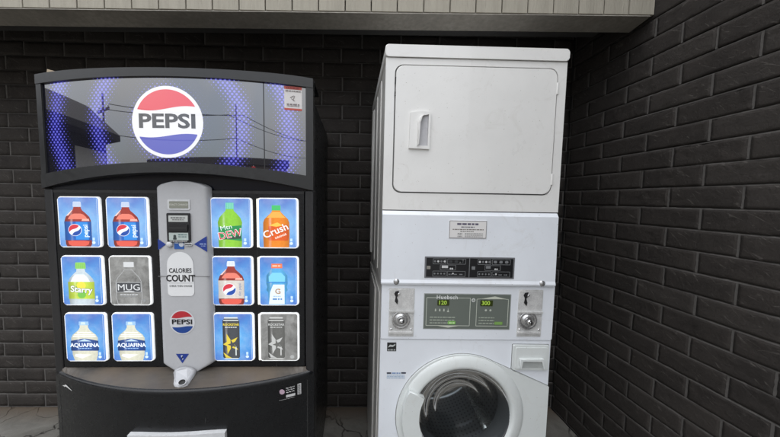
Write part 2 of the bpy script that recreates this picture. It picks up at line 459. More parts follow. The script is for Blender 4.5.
# ================================================================== VENDING MACHINE
VM = thing('vending_machine', 'black soft drink vending machine with glowing product buttons and a halftone lit sign', 'vending machine',
           (-1.0749, 1.0389, 0), (0, -.0065, 0))
VW, VH, VD = .945, 1.83, .80
SG = .055; SL = .113
bh = lambda x: SG * (1 - ((x - .4725) / .4725) ** 2)
bl = lambda x: SL * (1 - ((x - .4725) / .4725) ** 2)
XS = lin(0, VW, 41)
b = MB(); b.box(.018, VW - .018, .075, VD, .06, 1.80, BLK, .006)
b.box(.05, VW - .05, .1, VD - .06, .0, .06, BLACKP)
cab = b.build('cabinet', VM, label='black sheet steel cabinet sides')
b = MB()
b.box(.0, .030, .0, .07, .1, 1.4335, TRIM, .004); b.box(VW - .030, VW, .0, .07, .1, 1.4335, TRIM, .004)
b.box(.004, VW - .004, .012, .07, .1, 1.80, BLK, .004)
# selection panel
b.box(.033, VW - .033, .0, .03, .782, 1.4315, BLK, .003)
b.box(.033, VW - .033, -.001, .004, 1.420, 1.4312, TRIM, .001)
b.build('door', VM, label='flat black selection door panel with grey edge trim')
# recess panel behind the arched sign bottom
b = MB(); a = N('gloss black plastic'); a.set(col=(.004, .005, .012), rough=.22, spec=.3); GLOSSB = a.m
b.strip(XS[1:-1], wig(1.434), wig(1.53), .008, .02, GLOSSB, 0); b.build('recess_panel', VM)

def logo(b, cx, cz, R, y, sag, mred, mwhite, mblue, mtext, tsize, bold):
    bb = (lambda x: sag * (1 - ((x - .4725) / .4725) ** 2)) if sag else (lambda x: 0)
    ci = lambda x, r: sqrt(max(0, r * r - (x - cx) ** 2))
    xs = [cx - R * cos(pi * i / 48) for i in range(49)]
    b.strip(xs, lambda x: cz - ci(x, R), lambda x: cz + ci(x, R), y, None, mwhite, sag)
    r = R * .905; xs = [cx - r * cos(pi * i / 48) for i in range(49)]
    w1 = lambda x: cz + R * (.375 - .075 * sin((x - cx) / R * 3.3 + pi) * -1 * -1)
    w1 = lambda x: cz + R * (.385 + .065 * sin(((x - cx) / R - .05) * 3.0))
    w2 = lambda x: cz + R * (-.375 + .055 * sin(((x - cx) / R - .05) * 3.0))
    tp = lambda x: cz + ci(x, r); bt = lambda x: cz - ci(x, r)
    xr = [x for x in lin(cx - r, cx + r, 97) if tp(x) > w1(x)]
    b.strip(xr, lambda x: min(w1(x), tp(x)), tp, y - .0006, None, mred, sag)
    xb = [x for x in lin(cx - r, cx + r, 97) if bt(x) < w2(x)]
    b.strip(xb, bt, lambda x: max(w2(x), bt(x)), y - .0006, None, mblue, sag)
    b.text('PEPSI', cx, cz + .01 * R, tsize, y - .0012, mtext, bold, 1.36, sag=sag or None)

# lit sign
def sign_mat():
    a = N('halftone sign film'); x, _, z = a.xyz()
    dx = a.m_('SUBTRACT', x, .471); dz = a.m_('MULTIPLY', a.m_('SUBTRACT', z, 1.645), .95)
    rad = a.m_('SQRT', a.m_('ADD', a.m_('MULTIPLY', dx, dx), a.m_('MULTIPLY', dz, dz)))
    wob = a.m_('MULTIPLY', a.m_('SUBTRACT', a.noise(4, 1), .5), .06)
    rad = a.m_('ADD', rad, wob)
    ring = a.m_('ADD', a.m_('MULTIPLY', a.m_('COSINE', a.m_('MULTIPLY', a.m_('SUBTRACT', rad, .240), 2 * pi / .150)), .5), .5)
    ring = a.m_('MAXIMUM', a.m_('POWER', ring, .95), a.mr(rad, .12, .20, .42, 0))
    s = .0145
    def grid(o):
        gx = a.m_('SUBTRACT', a.m_('FRACT', a.m_('ADD', a.m_('DIVIDE', x, s), o)), .5)
        gz = a.m_('MULTIPLY', a.m_('SUBTRACT', a.m_('FRACT', a.m_('ADD', a.m_('DIVIDE', z, s * 1.22), o)), .5), 1.22)
        return a.m_('SQRT', a.m_('ADD', a.m_('MULTIPLY', gx, gx), a.m_('MULTIPLY', gz, gz)))
    d = a.m_('MINIMUM', grid(0.0), grid(.5))
    dots = a.m_('MULTIPLY', a.m_('SUBTRACT', a.m_('ADD', a.m_('MULTIPLY', ring, .34), -.02), d), 9.0, clamp=True)
    halo = a.m_('MULTIPLY', a.m_('POWER', ring, 3.5), .9)
    col = a.mix(halo, (.0008, .0008, .002), (.005, .005, .20)); col = a.mix(dots, col, (.13, .13, .62))
    a.set(col=a.mix(dots, (.008, .008, .012), (.05, .05, .3)), rough=.25, spec=.05, em=col, ems=1.0 * K, coat=1.0, coat_rough=.015, coat_ior=2.55)
    return a.m
SIGNM = sign_mat()
def sg_glow(r, g, b_, s=.8):
    a = N('sign print'); c = srgb(r, g, b_); a.set(col=tuple(q * .35 for q in c), rough=.3, em=c, ems=s * K, coat=1, coat_rough=.02, coat_ior=1.7); return a.m
xi = lin(.022, .921, 41)
ztop_i = lambda x: 1.799 - .010 * abs((x - .4725) / .4725) ** 2
zbot_i = lambda x: 1.482 + .040 * (1 - ((x - .4725) / .4725) ** 2)
zbot_o = lambda x: 1.434 + .055 * (1 - ((x - .4725) / .4725) ** 2)
b = MB(); b.strip(xi, lambda x: zbot_i(x) - .006, lambda x: ztop_i(x) + .006, .002, .03, SIGNM, SG)
sign = b.build('sign_panel', VM, label='glossy lit sign panel with blue halftone dots')
b = MB(); logo(b, .471, 1.654, .1165, .0012, SG, sg_glow(222, 70, 84), sg_glow(235, 235, 238, .8), sg_glow(80, 84, 180), sg_glow(62, 62, 66, .6), .0635, .030)
b.build('logo', sign, label='round red, white and blue logo on the lit sign')
b = MB(); b.strip([.7805, .7835], lambda x: zbot_i(x) - .004, ztop_i, .0010, .004, BLACKP, SG); b.build('sign_seam', sign)
# frame round the sign
b = MB()
b.strip(XS, ztop_i, lambda x: 1.826 - .006 * abs((x - .4725) / .4725) ** 6, -.006, [.03], FRAME, SG)
b.strip(XS, zbot_o, zbot_i, -.006, [.0285], FRAME, SG)
b.strip(lin(0, .022, 4), lambda x: zbot_i(x), ztop_i, -.004, [.032], FRAME, SG)
b.strip(lin(.921, VW, 4), lambda x: zbot_i(x), ztop_i, -.004, [.032], FRAME, SG)
b.strip(lin(.0, VW, 30), wig(1.8205), wig(1.8255), .0315, [.18], BLK, SG * 0)
b.build('sign_frame', VM, label='grey frame around the lit sign')
# red and white notice on the sign
b = MB(); A_ = (.849, .907, 1.709, 1.788)
PW, PRD, PG = P(236, 232, 230, .5), P(206, 92, 78, .5), P(120, 110, 108, .5)
sxs = lin(.849, .907, 6)
b.strip(sxs, wig(1.7085), wig(1.789), .0008, None, PW, SG)
b.strip(sxs, wig(1.779), wig(1.7888), .0002, None, PRD, SG); b.strip(sxs, wig(1.7087), wig(1.7155), .0002, None, PRD, SG)
microtext(b, .856, 1.7835, .044, .004, -.0004, P(150, 45, 40), SG); microtext(b, .853, 1.773, .05, .0032, .0002, PG, SG)
for dx, dz, l, t in ((-.006, .004, .022, .5), (-.002, -.002, .02, -.6), (.004, .003, .014, 1.2)):
    cx, cz = .877 + dx, 1.748 + dz; q = []
    for s_, w_ in ((-1, -1), (1, -1), (1, 1), (-1, 1)):
        px, pz = s_ * l / 2, w_ * .0011; X = cx + px * cos(t) - pz * sin(t); q.append((X, cz + px * sin(t) + pz * cos(t)))
    b.flat(q, .0002 - bh(cx), PG)
for zz in (1.7285, 1.723): microtext(b, .857, zz, .042, .0042 if zz > 1.725 else .002, .0002, P(130, 120, 120), SG)
b.build('notice_sticker', VM, label='small red and white notice sticker at the right of the lit sign')

# ---- product buttons
def pic_bg(name, base, dark, light, cx=.07, cz=.085, s=1.0):
    a = N(name); x, _, z = a.xyz()
    dx = a.m_('SUBTRACT', x, cx); dz = a.m_('SUBTRACT', z, cz)
    r = a.m_('SQRT', a.m_('ADD', a.m_('MULTIPLY', dx, dx), a.m_('MULTIPLY', dz, dz)))
    ang = a.m_('ARCTAN2', dz, dx)
    rays = a.m_('ADD', a.m_('MULTIPLY', a.m_('SINE', a.m_('MULTIPLY', ang, 9)), .5), .5)
    rays = a.m_('MULTIPLY', rays, a.mr(r, .02, .06, 0, .28))
    c = a.mix(a.mr(r, .03, .105, 0, 1), light, base); c = a.mix(a.mr(z, .11, .18, 0, .75), c, dark)
    c = a.mix(rays, c, light)
    c = a.mix(a.mr(a.noise(30, 4), .4, .7, 0, .15), c, (.8, .85, .9))
    a.set(col=a.mix(.7, c, (0, 0, 0)), rough=.25, em=c, ems=s * K, coat=.6, coat_rough=.05); return a.m
BGB = pic_bg('blue product picture', srgb(38, 98, 190), srgb(88, 112, 186), srgb(92, 168, 228))
BGC = pic_bg('pale product picture', srgb(78, 128, 205), srgb(98, 116, 190), srgb(128, 186, 232))
def grey_pic():
    a = N('sold out grey picture'); f = a.noise(18, 5, .7, .5); g = a.noise(60, 3, stretch=(1, 1, .4))
    c = a.mix(a.mr(f, .3, .7, 0, 1), srgb(96, 96, 94), srgb(150, 150, 148)); c = a.mix(a.mr(g, .6, .75, 0, .5), c, srgb(80, 80, 80))
    a.set(col=c, rough=.3, em=c, ems=.45 * K); return a.m  # weak glow put into the colour, the sold out picture itself is unlit
BGG = grey_pic()
def rim_mat():
    a = N('lit white rim'); x, _, z = a.xyz(); f = a.noise(25, 2)
    a.set(col=(.7, .7, .7), rough=.3, em=(.90, .93, .95), ems=a.m_('MULTIPLY', a.mr(f, .3, .7, .42, .72), K)); return a.m
RIM = rim_mat()
a = N('bright light leak'); a.set(col=(.7, .7, .65), em=(1.0, .98, .82), ems=1.3 * K); RIMHOT = a.m
CW, CH = .149, .182
def sym(cx, prof): return [(cx + w, z) for z, w in prof] + [(cx - w, z) for z, w in reversed(prof)]
def button(ix, iz, x0, z1, hot, bg, draw, label, pc=None):
    b = MB(); y = -.007
    pts = rr(.0012, .001, CW - .001, CH - .001, .011, 6)
    b.prism(pts, y, .01, RIM, .004, 2)
    ct = y
    if hot: b.prism(rr(.0005, .004, .0065, CH - .004, .003, 3), y - .0012, y + .002, RIMHOT)
    o = b.build('product_button', VM, (x0, 0, z1 - CH), label)
    b = MB(); pl = .0045 if not hot else .0085
    draw(b, y - .0012)
    for v in b.bm.verts: v.co.x = max(pl + .001, min(CW - .0085, CX + (v.co.x - CX) * 1.13)); v.co.z = (v.co.z - .006) * 1.03 + .0045
    b.prism(rr(pl, .0042, CW - .0075, CH - .0045, .008, 5), y - .0012, y + .001, bg)
    b.build('product_picture', o, label=label.replace('button', 'glowing picture'))
    return o
CX = .0695
_gs = {}
def GS(r, g, b_, s=1.0, hw=.046, edge=.62, hi=.35):
    """printed photo of a round bottle: darker flanks and a pale streak, fixed in the print"""
    k = (r, g, b_, s, hw)
    if k in _gs: return _gs[k]
    a = N('bottle print'); x, _, z = a.xyz(); h = .08; c = srgb(r * (1 - h) + 165 * h, g * (1 - h) + 185 * h, b_ * (1 - h) + 215 * h)  # same pale haze blended into the bottle colour
    t = a.m_('DIVIDE', a.m_('ABSOLUTE', a.m_('SUBTRACT', x, CX + .003)), hw)
    fl = a.m_('POWER', t, 2.4, clamp=True)
    q = a.mix(a.m_('MULTIPLY', fl, edge), c, tuple(v_ * .22 for v_ in c))
    st = a.m_('SUBTRACT', 1.0, a.m_('MULTIPLY', a.m_('ABSOLUTE', a.m_('SUBTRACT', x, CX - .022)), 160), clamp=True)
    st = a.m_('MULTIPLY', st, a.mr(a.noise(40, 3, stretch=(1, 1, .5)), .4, .65, .1, 1))
    q = a.mix(a.m_('MULTIPLY', st, hi), q, (.95, .95, .95))
    q = a.mix(a.mr(a.noise(95, 4, .7), .38, .7, 0, .30), q, tuple(v_ * .45 for v_ in c))
    a.set(col=a.mix(.7, q, (0, 0, 0)), rough=.3, em=q, ems=s * K, coat=.5, coat_rough=.05); _gs[k] = a.m; return a.m
def dl(b, n): return n
def price(b, y):
    b.flat(circ(CX + .047, .020, .0052, 12), y - .0018, G(215, 235, 250)); b.flat(rr(CX + .0435, .027, CX + .0505, .037, .001, 2), y - .0018, G(190, 220, 250))
    b.flat([(CW - .0185, .012), (CW - .0178, .012), (CW - .0178, CH - .012), (CW - .0185, CH - .012)], y - .0019, G(225, 240, 252))
COLA = [(.006, .036), (.014, .040), (.03, .0405), (.088, .041), (.096, .040), (.108, .036), (.120, .0255), (.130, .015), (.138, .0115), (.142, .011)]
def cola_bottle(b, y, cap, liquid, lab, globe_z=.062):
    b.flat(sym(CX, COLA), y - .0004, liquid)
    b.flat(sym(CX, [(.100, .030), (.108, .026), (.116, .018), (.119, .01)]), y - .0007, G(236, 120, 96, .95))
    b.flat([(CX - .034, .112), (CX - .028, .112), (CX - .0135, .132), (CX - .0165, .131)], y - .0008, G(250, 205, 190))
    b.flat([(CX + .012, .094), (CX + .036, .094), (CX + .034, .1015), (CX + .014, .101)], y - .0008, G(240, 170, 150))
    b.flat(sym(CX, [(.142, .0125), (.145, .013), (.158, .012), (.160, .010)]), y - .0005, cap)
    for k in range(-3, 4): b.flat([(CX + k * .0033 - .0006, .1455), (CX + k * .0033 + .0006, .1455), (CX + k * .0033 + .0006, .1575), (CX + k * .0033 - .0006, .1575)], y - .0006, G(175, 190, 215))
    b.flat(sym(CX, [(.028, .0412), (.060, .0405), (.092, .0412)]), y - .0010, lab)
    b.flat(sym(CX, [(.008, .020), (.013, .030), (.024, .033), (.026, .02)]), y - .0007, G(225, 80, 60))
def globe(b, cx, cz, r, y):
    b.flat(circ(cx, cz, r, 28), y - .0014, G(240, 242, 248))
    rot = .5
    def arc(a0, a1, bulge, m):
        pts = circ(cx, cz, r * .93, 20, a0 + rot, a1 + rot)
        p0, p1 = pts[-1], pts[0]; nx, nz = -(p1[1] - p0[1]), (p1[0] - p0[0])
        mid = [(p0[0] + (p1[0] - p0[0]) * t + nx * bulge * sin(2 * pi * t), p0[1] + (p1[1] - p0[1]) * t + nz * bulge * sin(2 * pi * t)) for t in (.15, .3, .45, .6, .75, .9)]
        b.flat(pts + mid, y - .0018, m)
    arc(.35, pi - .1, .06, G(206, 36, 48)); arc(pi + .55, 2 * pi - .1, .06, G(20, 60, 150))
def d_pepsi(b, y):
    cola_bottle(b, y, G(195, 205, 225), GS(158, 48, 36), GS(28, 96, 190))
    b.flat(sym(CX + .012, [(.030, .02), (.09, .018)]), y - .0012, G(40, 130, 215))
    globe(b, CX - .009, .063, .0205, y); b.text('pepsi', CX + .024, .060, .021, y - .0018, G(235, 245, 255), .02, 1, pi / 2)
    price(b, y)
def d_wild(b, y):
    cola_bottle(b, y, G(235, 238, 240), GS(150, 46, 34), GS(222, 214, 204, 1, .05, .4))
    globe(b, CX - .006, .060, .0215, y); b.text('diet pepsi', CX + .027, .060, .012, y - .0018, G(120, 130, 160), .01, 1, pi / 2); price(b, y)
def d_dew(b, y):
    pr = [(.006, .036), (.030, .037), (.045, .035), (.075, .0365), (.092, .038), (.108, .033), (.122, .022), (.132, .013), (.138, .012)]
    b.flat(sym(CX, pr), y - .0004, GS(140, 208, 50))
    b.flat(sym(CX, [(.138, .013), (.160, .0125)]), y - .0005, G(70, 180, 150))
    for k in range(-3, 4): b.flat([(CX + k * .0036 - .0007, .139), (CX + k * .0036 + .0007, .139), (CX + k * .0036 + .0007, .159), (CX + k * .0036 - .0007, .159)], y - .0007, G(150, 225, 190))
    b.flat([(CX - .036, .036), (CX + .036, .028), (CX + .036, .082), (CX - .036, .076)], y - .0009, G(28, 130, 60))
    b.flat([(CX - .03, .032), (CX + .034, .050), (CX + .034, .036)], y - .0011, G(40, 60, 40))
    b.text('Mtn', CX - .012, .074, .022, y - .0014, G(240, 245, 240), .0, 1.1, .22)
    b.text('DEW', CX, .050, .035, y - .0014, G(245, 245, 240), .03, .95, .22); b.text('DEW', CX, .050, .034, y - .0018, G(205, 30, 40), .0, .95, .22); price(b, y)
def d_crush(b, y):
    pr = [(.006, .040), (.050, .0415), (.092, .041), (.104, .037), (.118, .024), (.128, .015), (.134, .0125)]
    b.flat(sym(CX, pr), y - .0004, GS(244, 134, 24)); b.flat(sym(CX + .006, [(.03, .03), (.045, .033), (.085, .03)]), y - .0007, GS(232, 88, 20))
    b.flat(sym(CX, [(.109, .03), (.118, .02), (.130, .012)]), y - .0006, G(250, 170, 60))
    b.flat(sym(CX, [(.134, .014), (.152, .0135)]), y - .0005, G(60, 185, 90))
    b.flat([(CX - .024, .082), (CX + .004, .093), (CX + .02, .082), (CX, .078)], y - .0010, G(255, 190, 60))
    b.text('Crush', CX - .001, .062, .034, y - .0012, G(190, 80, 20), .05, 1.0, .42); b.text('Crush', CX - .002, .063, .034, y - .0017, G(252, 250, 240), .012, 1.0, .42)
    b.text('ORANGE', CX + .014, .045, .0095, y - .0017, G(252, 240, 220), .02, 1.0, .42); price(b, y)
def d_starry(b, y):
    pr = [(.006, .038), (.030, .0405), (.080, .0405), (.096, .037), (.110, .026), (.122, .014), (.132, .0125)]
    b.flat(sym(CX, pr), y - .0004, GS(205, 218, 224)); b.flat(sym(CX - .003, [(.086, .03), (.10, .024), (.112, .014)]), y - .0006, G(232, 238, 240))
    b.flat(sym(CX, [(.132, .0165), (.150, .016), (.154, .014)]), y - .0005, G(140, 205, 84))
    for k in range(-4, 5): b.flat([(CX + k * .0036 - .0006, .133), (CX + k * .0036 + .0006, .133), (CX + k * .0036 + .0006, .151), (CX + k * .0036 - .0006, .151)], y - .0006, G(105, 175, 70))
    b.flat(sym(CX, [(.026, .041), (.055, .0405), (.086, .041)]), y - .0009, GS(200, 224, 60))
    b.flat(circ(CX, .073, .014, 20), y - .0011, G(240, 220, 60)); b.flat(circ(CX, .041, .013, 20), y - .0011, G(110, 185, 60))
    b.text('Starry', CX, .058, .030, y - .0013, G(60, 90, 60), .06, .92, -.08); b.text('Starry', CX, .058, .030, y - .0018, G(250, 252, 250), .02, .92, -.08); price(b, y)
GW = G(205, 205, 203, .75); GD = G(66, 66, 66, .7); GM = G(150, 150, 148, .7)
def outline(b, pts, w, y, m):
    n = len(pts)
    for i in range(n):
        (x0, z0), (x1, z1) = pts[i], pts[(i + 1) % n]; l = math.hypot(x1 - x0, z1 - z0) or 1; nx, nz = -(z1 - z0) / l * w / 2, (x1 - x0) / l * w / 2
        b.flat([(x0 + nx, z0 + nz), (x1 + nx, z1 + nz), (x1 - nx, z1 - nz), (x0 - nx, z0 - nz)], y - .00001 * i, m)
def d_mug(b, y):
    b.flat(rr(CX - .014, .138, CX + .018, .156, .001, 2), y - .0006, G(222, 222, 220, .8))
    outline(b, sym(CX, [(.008, .036), (.03, .040), (.085, .040), (.10, .034), (.115, .022), (.128, .012)]), .0012, y - .0006, GW)
    b.flat(sym(CX, [(.05, .038), (.084, .038)]), y - .0009, GD); outline(b, sym(CX, [(.05, .038), (.084, .038)]), .0014, y - .0012, GW)
    b.text('MUG', CX, .066, .031, y - .0014, G(235, 235, 233, .8), .0, 1.05)
    b.flat(sym(CX, [(.049, .012), (.053, .018), (.055, .008)]), y - .0016, GW)
    microtext(b, CX - .028, .041, .055, .004, y - .001, GW); microtext(b, CX - .024, .034, .045, .003, y - .001, GM)
    b.flat(circ(CX + .047, .02, .005, 12), y - .001, GM)
def d_aqua(b, y):
    pr = [(.006, .034), (.028, .040), (.075, .041), (.088, .042), (.100, .036), (.116, .018), (.126, .013), (.134, .013)]
    b.flat(sym(CX, pr), y - .0004, GS(226, 224, 200, 1, .05, .4))
    for z0, w0 in ((.098, .034), (.106, .024), (.092, .038)): b.flat(sym(CX, [(z0, w0), (z0 + .0035, w0 - .004)]), y - .0006, G(248, 246, 232))
    b.flat(sym(CX, [(.134, .0155), (.147, .015)]), y - .0005, G(150, 190, 232)); b.flat(sym(CX - .002, [(.136, .008), (.145, .006)]), y - .0007, G(205, 225, 245))
    b.flat(sym(CX, [(.042, .043), (.046, .044), (.078, .043), (.083, .02), (.086, .004)]), y - .0009, GS(30, 70, 145))
    b.flat([(CX - .02, .076), (CX, .085), (CX + .022, .076)], y - .0011, G(190, 215, 240))
    b.text('AQUAFINA', CX, .062, .0195, y - .0013, G(240, 246, 252), .03, .92); microtext(b, CX - .022, .0505, .044, .003, y - .0012, G(150, 190, 235))
    b.flat([(CX - .034, .022), (CX - .03, .03), (CX + .02, .028), (CX - .01, .014)], y - .0007, G(246, 244, 232)); price(b, y)
def d_gator(b, y):
    pr = [(.006, .026), (.050, .028), (.058, .034), (.070, .031), (.082, .034), (.110, .033), (.126, .022), (.134, .016)]
    b.flat(sym(CX, pr), y - .0004, GS(84, 175, 230, 1, .036)); b.flat(sym(CX, [(.088, .025), (.106, .026), (.12, .014)]), y - .0006, G(120, 205, 240))
    b.flat(sym(CX, [(.084, .032), (.087, .032)]), y - .0007, G(40, 120, 200))
    b.flat(sym(CX, [(.136, .0175), (.152, .017)]), y - .0005, G(238, 110, 64)); microtext(b, CX - .014, .144, .028, .005, y - .0007, G(252, 200, 170))
    b.flat([(CX - .026, .008), (CX + .024, .008), (CX + .024, .078), (CX - .012, .078), (CX - .022, .05)], y - .0008, G(226, 236, 242))
    b.text('G', CX + .003, .053, .026, y - .0012, G(170, 130, 90), .02); b.flat([(CX + .004, .060), (CX + .009, .060), (CX + .004, .05), (CX + .007, .056)], y - .0014, G(235, 140, 50))
    microtext(b, CX - .014, .026, .03, .006, y - .0011, G(80, 130, 190)); microtext(b, CX - .012, .036, .024, .003, y - .0011, G(140, 180, 215)); price(b, y)
def star_pts(cx, cz, s):
    return [(cx + s * (1.15 if k % 2 == 0 else .46) * cos(pi / 2 + .35 + k * pi / 5), cz + s * (1.45 if k % 2 == 0 else .5) * sin(pi / 2 + .35 + k * pi / 5)) for k in range(10)]
def _old(cx, cz, s): return [(cx - .9 * s, cz + .95 * s), (cx - .1 * s, cz + .62 * s), (cx + 1.0 * s, cz + .95 * s), (cx + .12 * s, cz + .05 * s), (cx + .35 * s, cz - 1.3 * s), (cx - .35 * s, cz - .8 * s), (cx - .95 * s, cz - .2 * s), (cx - .55 * s, cz + .1 * s)]
def can(b, y, body, star, hi, txt):
    c = CX - .004
    b.flat(sym(c, [(.012, .022), (.018, .027), (.150, .027), (.158, .022)]), y - .0004, body)
    b.flat(sym(c, [(.158, .022), (.163, .021)]), y - .0005, hi); b.flat(sym(c, [(.010, .02), (.0135, .024)]), y - .0006, hi)
    b.flat(sym(c, [(.150, .025), (.1535, .023)]), y - .0006, hi)
    b.text('ROCKSTAR', c, .136, .0112, y - .0008, star, .03, .9); microtext(b, c - .019, .1265, .038, .003, y - .0008, hi)
    b.flat([(max(c - .0262, p[0]), p[1]) for p in star_pts(c - .004, .066, .027)], y - .0008, star)
    b.flat(star_pts(c + .003, .064, .0135), y - .0012, body)
    b.flat([(c - .026, .035), (c - .008, .02), (c + .002, .014), (c - .018, .016)], y - .0009, star)
    b.flat([(c + .013, .024), (c + .0165, .024), (c + .0165, .056), (c + .013, .056)], y - .001, hi)
def d_rock(b, y): can(b, y, GS(66, 68, 72, 1, .03), G(222, 196, 48), G(215, 220, 215), 0); price(b, y)
def d_rockg(b, y):
    can(b, y, GS(112, 111, 106, .7, .03), G(205, 204, 198, .75), G(215, 214, 208, .8), 0); b.flat(circ(CX + .047, .018, .007, 14), y - .001, G(185, 185, 180, .7))
CXS = (.0505, .2175, .581, .7445); RZ = (1.408, 1.1985, .990)
cells = [
 (0, 0, BGC, d_pepsi, 'button picturing a cola bottle with a blue label, far left of the top row'), (1, 0, BGC, d_pepsi, 'button picturing a cola bottle with a blue label, beside the coin panel in the top row'),
 (2, 0, BGC, d_dew, 'button picturing a bright green soda bottle'), (3, 0, BGC, d_crush, 'button picturing an orange soda bottle'),
 (0, 1, BGB, d_starry, 'button picturing a lemon lime bottle with a yellow label'), (1, 1, BGG, d_mug, 'sold out grey button picturing a root beer bottle'),
 (2, 1, BGB, d_wild, 'button picturing a cola bottle with a white label'), (3, 1, BGB, d_gator, 'button picturing a light blue sports drink with an orange cap'),
 (0, 2, BGB, d_aqua, 'button picturing a water bottle, far left of the bottom row'), (1, 2, BGB, d_aqua, 'button picturing a water bottle, beside the coin panel in the bottom row'),
 (2, 2, BGB, d_rock, 'button picturing a dark energy drink can with a yellow star'), (3, 2, BGG, d_rockg, 'sold out grey button picturing an energy drink can')]
for i, j, bg, dr, lb in cells: button(i, j, CXS[i], RZ[j], i == 3, bg, dr, lb)

# ---- control column
def cf(z):  # how far the column stands forward
    return .024
b = MB()
zs = lin(1.462, 1.437, 10) + lin(1.42, .93, 12) + lin(.915, .815, 9) + [.808, .80, .793, .787, .781, .777]
NU = 24; rows = []
for z in zs:
    t = max(0, (z - 1.437) / .0255); xa, xb = .398, .586
    if t: q = .094 * sqrt(max(0.02, 1 - t ** 2.0)); q = max(q, .03); xa, xb = .492 - q, .492 + q
    if z < .806: q = (.806 - z) / .029; xa, xb = .398 + .052 * q, .586 - .054 * q
    cx, hw = (xa + xb) / 2, (xb - xa) / 2; row = []
    for k in range(NU + 1):
        us = sin((-1 + 2 * k / NU) * pi / 2); d = (1 - abs(us) ** 16); row.append(b.bm.verts.new((cx + hw * us, -cf(z) * d, z)))
    row = [b.bm.verts.new((cx - hw, .0, z))] + row + [b.bm.verts.new((cx + hw, .0, z))]
    rows.append(row)
for A, B in zip(rows, rows[1:]):
    for k in range(len(A) - 1): b.face([A[k], A[k + 1], B[k + 1], B[k]], SILVER, True)
b.face(rows[0][::-1], SILVER); b.face(rows[-1], SILVER)
col = b.build('control_panel', VM, label='long silver plastic control panel between the two sets of buttons')
cy = -.0245
b = MB(); b.prism(rr(.445, 1.363, .5215, 1.399, .004), cy - .002, cy + .004, SILVER2, .001); b.prism(rr(.451, 1.369, .516, 1.393, .002), cy - .003, cy, P(150, 152, 140, .3))
b.text('EXACT CHANGE', .4835, 1.381, .0085, cy - .0035, P(225, 225, 215), .01); b.build('display', col)
b = MB(); b.prism(rr(.443, 1.251, .5215, 1.352, .003), cy - .007, cy + .004, BLACKP, .001)
b.prism(rr(.450, 1.322, .516, 1.344, .001), cy - .0078, cy - .006, P(205, 208, 205)); microtext(b, .458, 1.336, .05, .0035, cy - .0083, P(90, 90, 90)); microtext(b, .463, 1.329, .04, .003, cy - .0083, P(110, 110, 110))
b.prism(rr(.450, 1.290, .516, 1.314, .003), cy - .012, cy - .006, P(34, 34, 38, .3), .001); b.box(.454, .512, cy - .0125, cy - .0115, 1.299, 1.303, GAP)
b.prism(rr(.450, 1.258, .516, 1.284, .001), cy - .0078, cy - .006, P(196, 208, 204)); b.flat(circ(.470, 1.272, .005, 14), cy - .0083, P(60, 70, 70)); b.flat(rr(.464, 1.260, .476, 1.268, .002), cy - .0083, P(60, 70, 70))
microtext(b, .482, 1.277, .03, .003, cy - .0083, P(70, 110, 110)); microtext(b, .482, 1.270, .028, .003, cy - .0083, P(90, 120, 120)); microtext(b, .452, 1.2545, .06, .003, cy - .0083, P(205, 205, 205))
b.build('bill_acceptor', col)
BLU = P(34, 62, 150, .4)
b = MB(); b.flat([(.4065, 1.262), (.4065, 1.222), (.434, 1.242)], cy - .0008, BLU); b.build('arrow_sticker', col, label='blue triangle sticker pointing right')
b = MB(); b.flat([(.576, 1.272), (.576, 1.216), (.531, 1.2435)], cy - .0008, BLU); microtext(b, .551, 1.244, .022, .0045, cy - .0014, P(150, 170, 220)); microtext(b, .556, 1.237, .016, .003, cy - .0014, P(150, 170, 220)); b.build('arrow_sticker', col, label='blue triangle sticker pointing left')
b = MB(); b.lathe([(.0, cy - .010), (.009, cy - .009), (.011, cy - .005), (.011, cy + .002)], .4485, 1.2425, SILVER2, 20); b.build('coin_return_button', col)
b = MB(); b.prism(rr(.463, 1.226, .496, 1.260, .001), cy - .0016, cy + .002, P(44, 96, 176)); b.flat(circ(.488, 1.2425, .0085, 18), cy - .0022, P(215, 220, 228)); microtext(b, .465, 1.248, .018, .004, cy - .0022, P(215, 225, 240)); b.build('coin_label', col, label='small blue label with a coin drawn on it')
b = MB(); b.prism(rr(.500, 1.2375, .527, 1.2475, .004), cy - .005, cy + .004, SILVER2, .001); b.box(.502, .525, cy - .0056, cy - .004, 1.2405, 1.2435, GAP); b.build('coin_slot', col)
b = MB(); b.prism(rr(.435, 1.058, .527, 1.178, .014, 6), cy - .0012, cy + .003, P(246, 247, 248))
b.lathe([(0, cy - .00125), (.046, cy - .0012)], .481, 1.170, P(246, 247, 248), 40)
b.text('CALORIES', .481, 1.149, .0225, cy - .0019, P(34, 34, 38), .022, .78); b.text('COUNT', .481, 1.121, .0325, cy - .0019, P(28, 28, 32), .028, .86)
b.text('CHECK THEN CHOOSE', .481, 1.094, .0092, cy - .0019, P(50, 50, 54), .01, .82); b.flat(rr(.437, 1.1045, .525, 1.1055, .0002), cy - .0019, P(150, 150, 150)); b.build('calories_sticker', col, label='white sticker reading calories count')
for q in ((.402, .4345), (.5275, .582)): b = MB(); b.box(*q, cy - .0002, cy + .0035, 1.1275, 1.1290, SEAM); b.build('panel_seam', col)
b = MB(); logo(b, .481, .963, .0445, cy - .0005, 0, P(196, 44, 56), P(225, 226, 230), P(24, 70, 150), P(20, 20, 24), .0245, .024); b.build('logo', col, label='small round logo sticker')
b = MB(); yb_ = -cf(.845) - .0068
b.flat([(.4545, .846), (.501, .846), (.4765, .811)], -.0250, BLU); b.flat([(.472, .841), (.480, .841), (.474, .831), (.482, .829), (.476, .822)], -.0256, P(200, 210, 235)); b.build('arrow_sticker', col, label='blue triangle sticker pointing down', rot=(0, 0, 0))
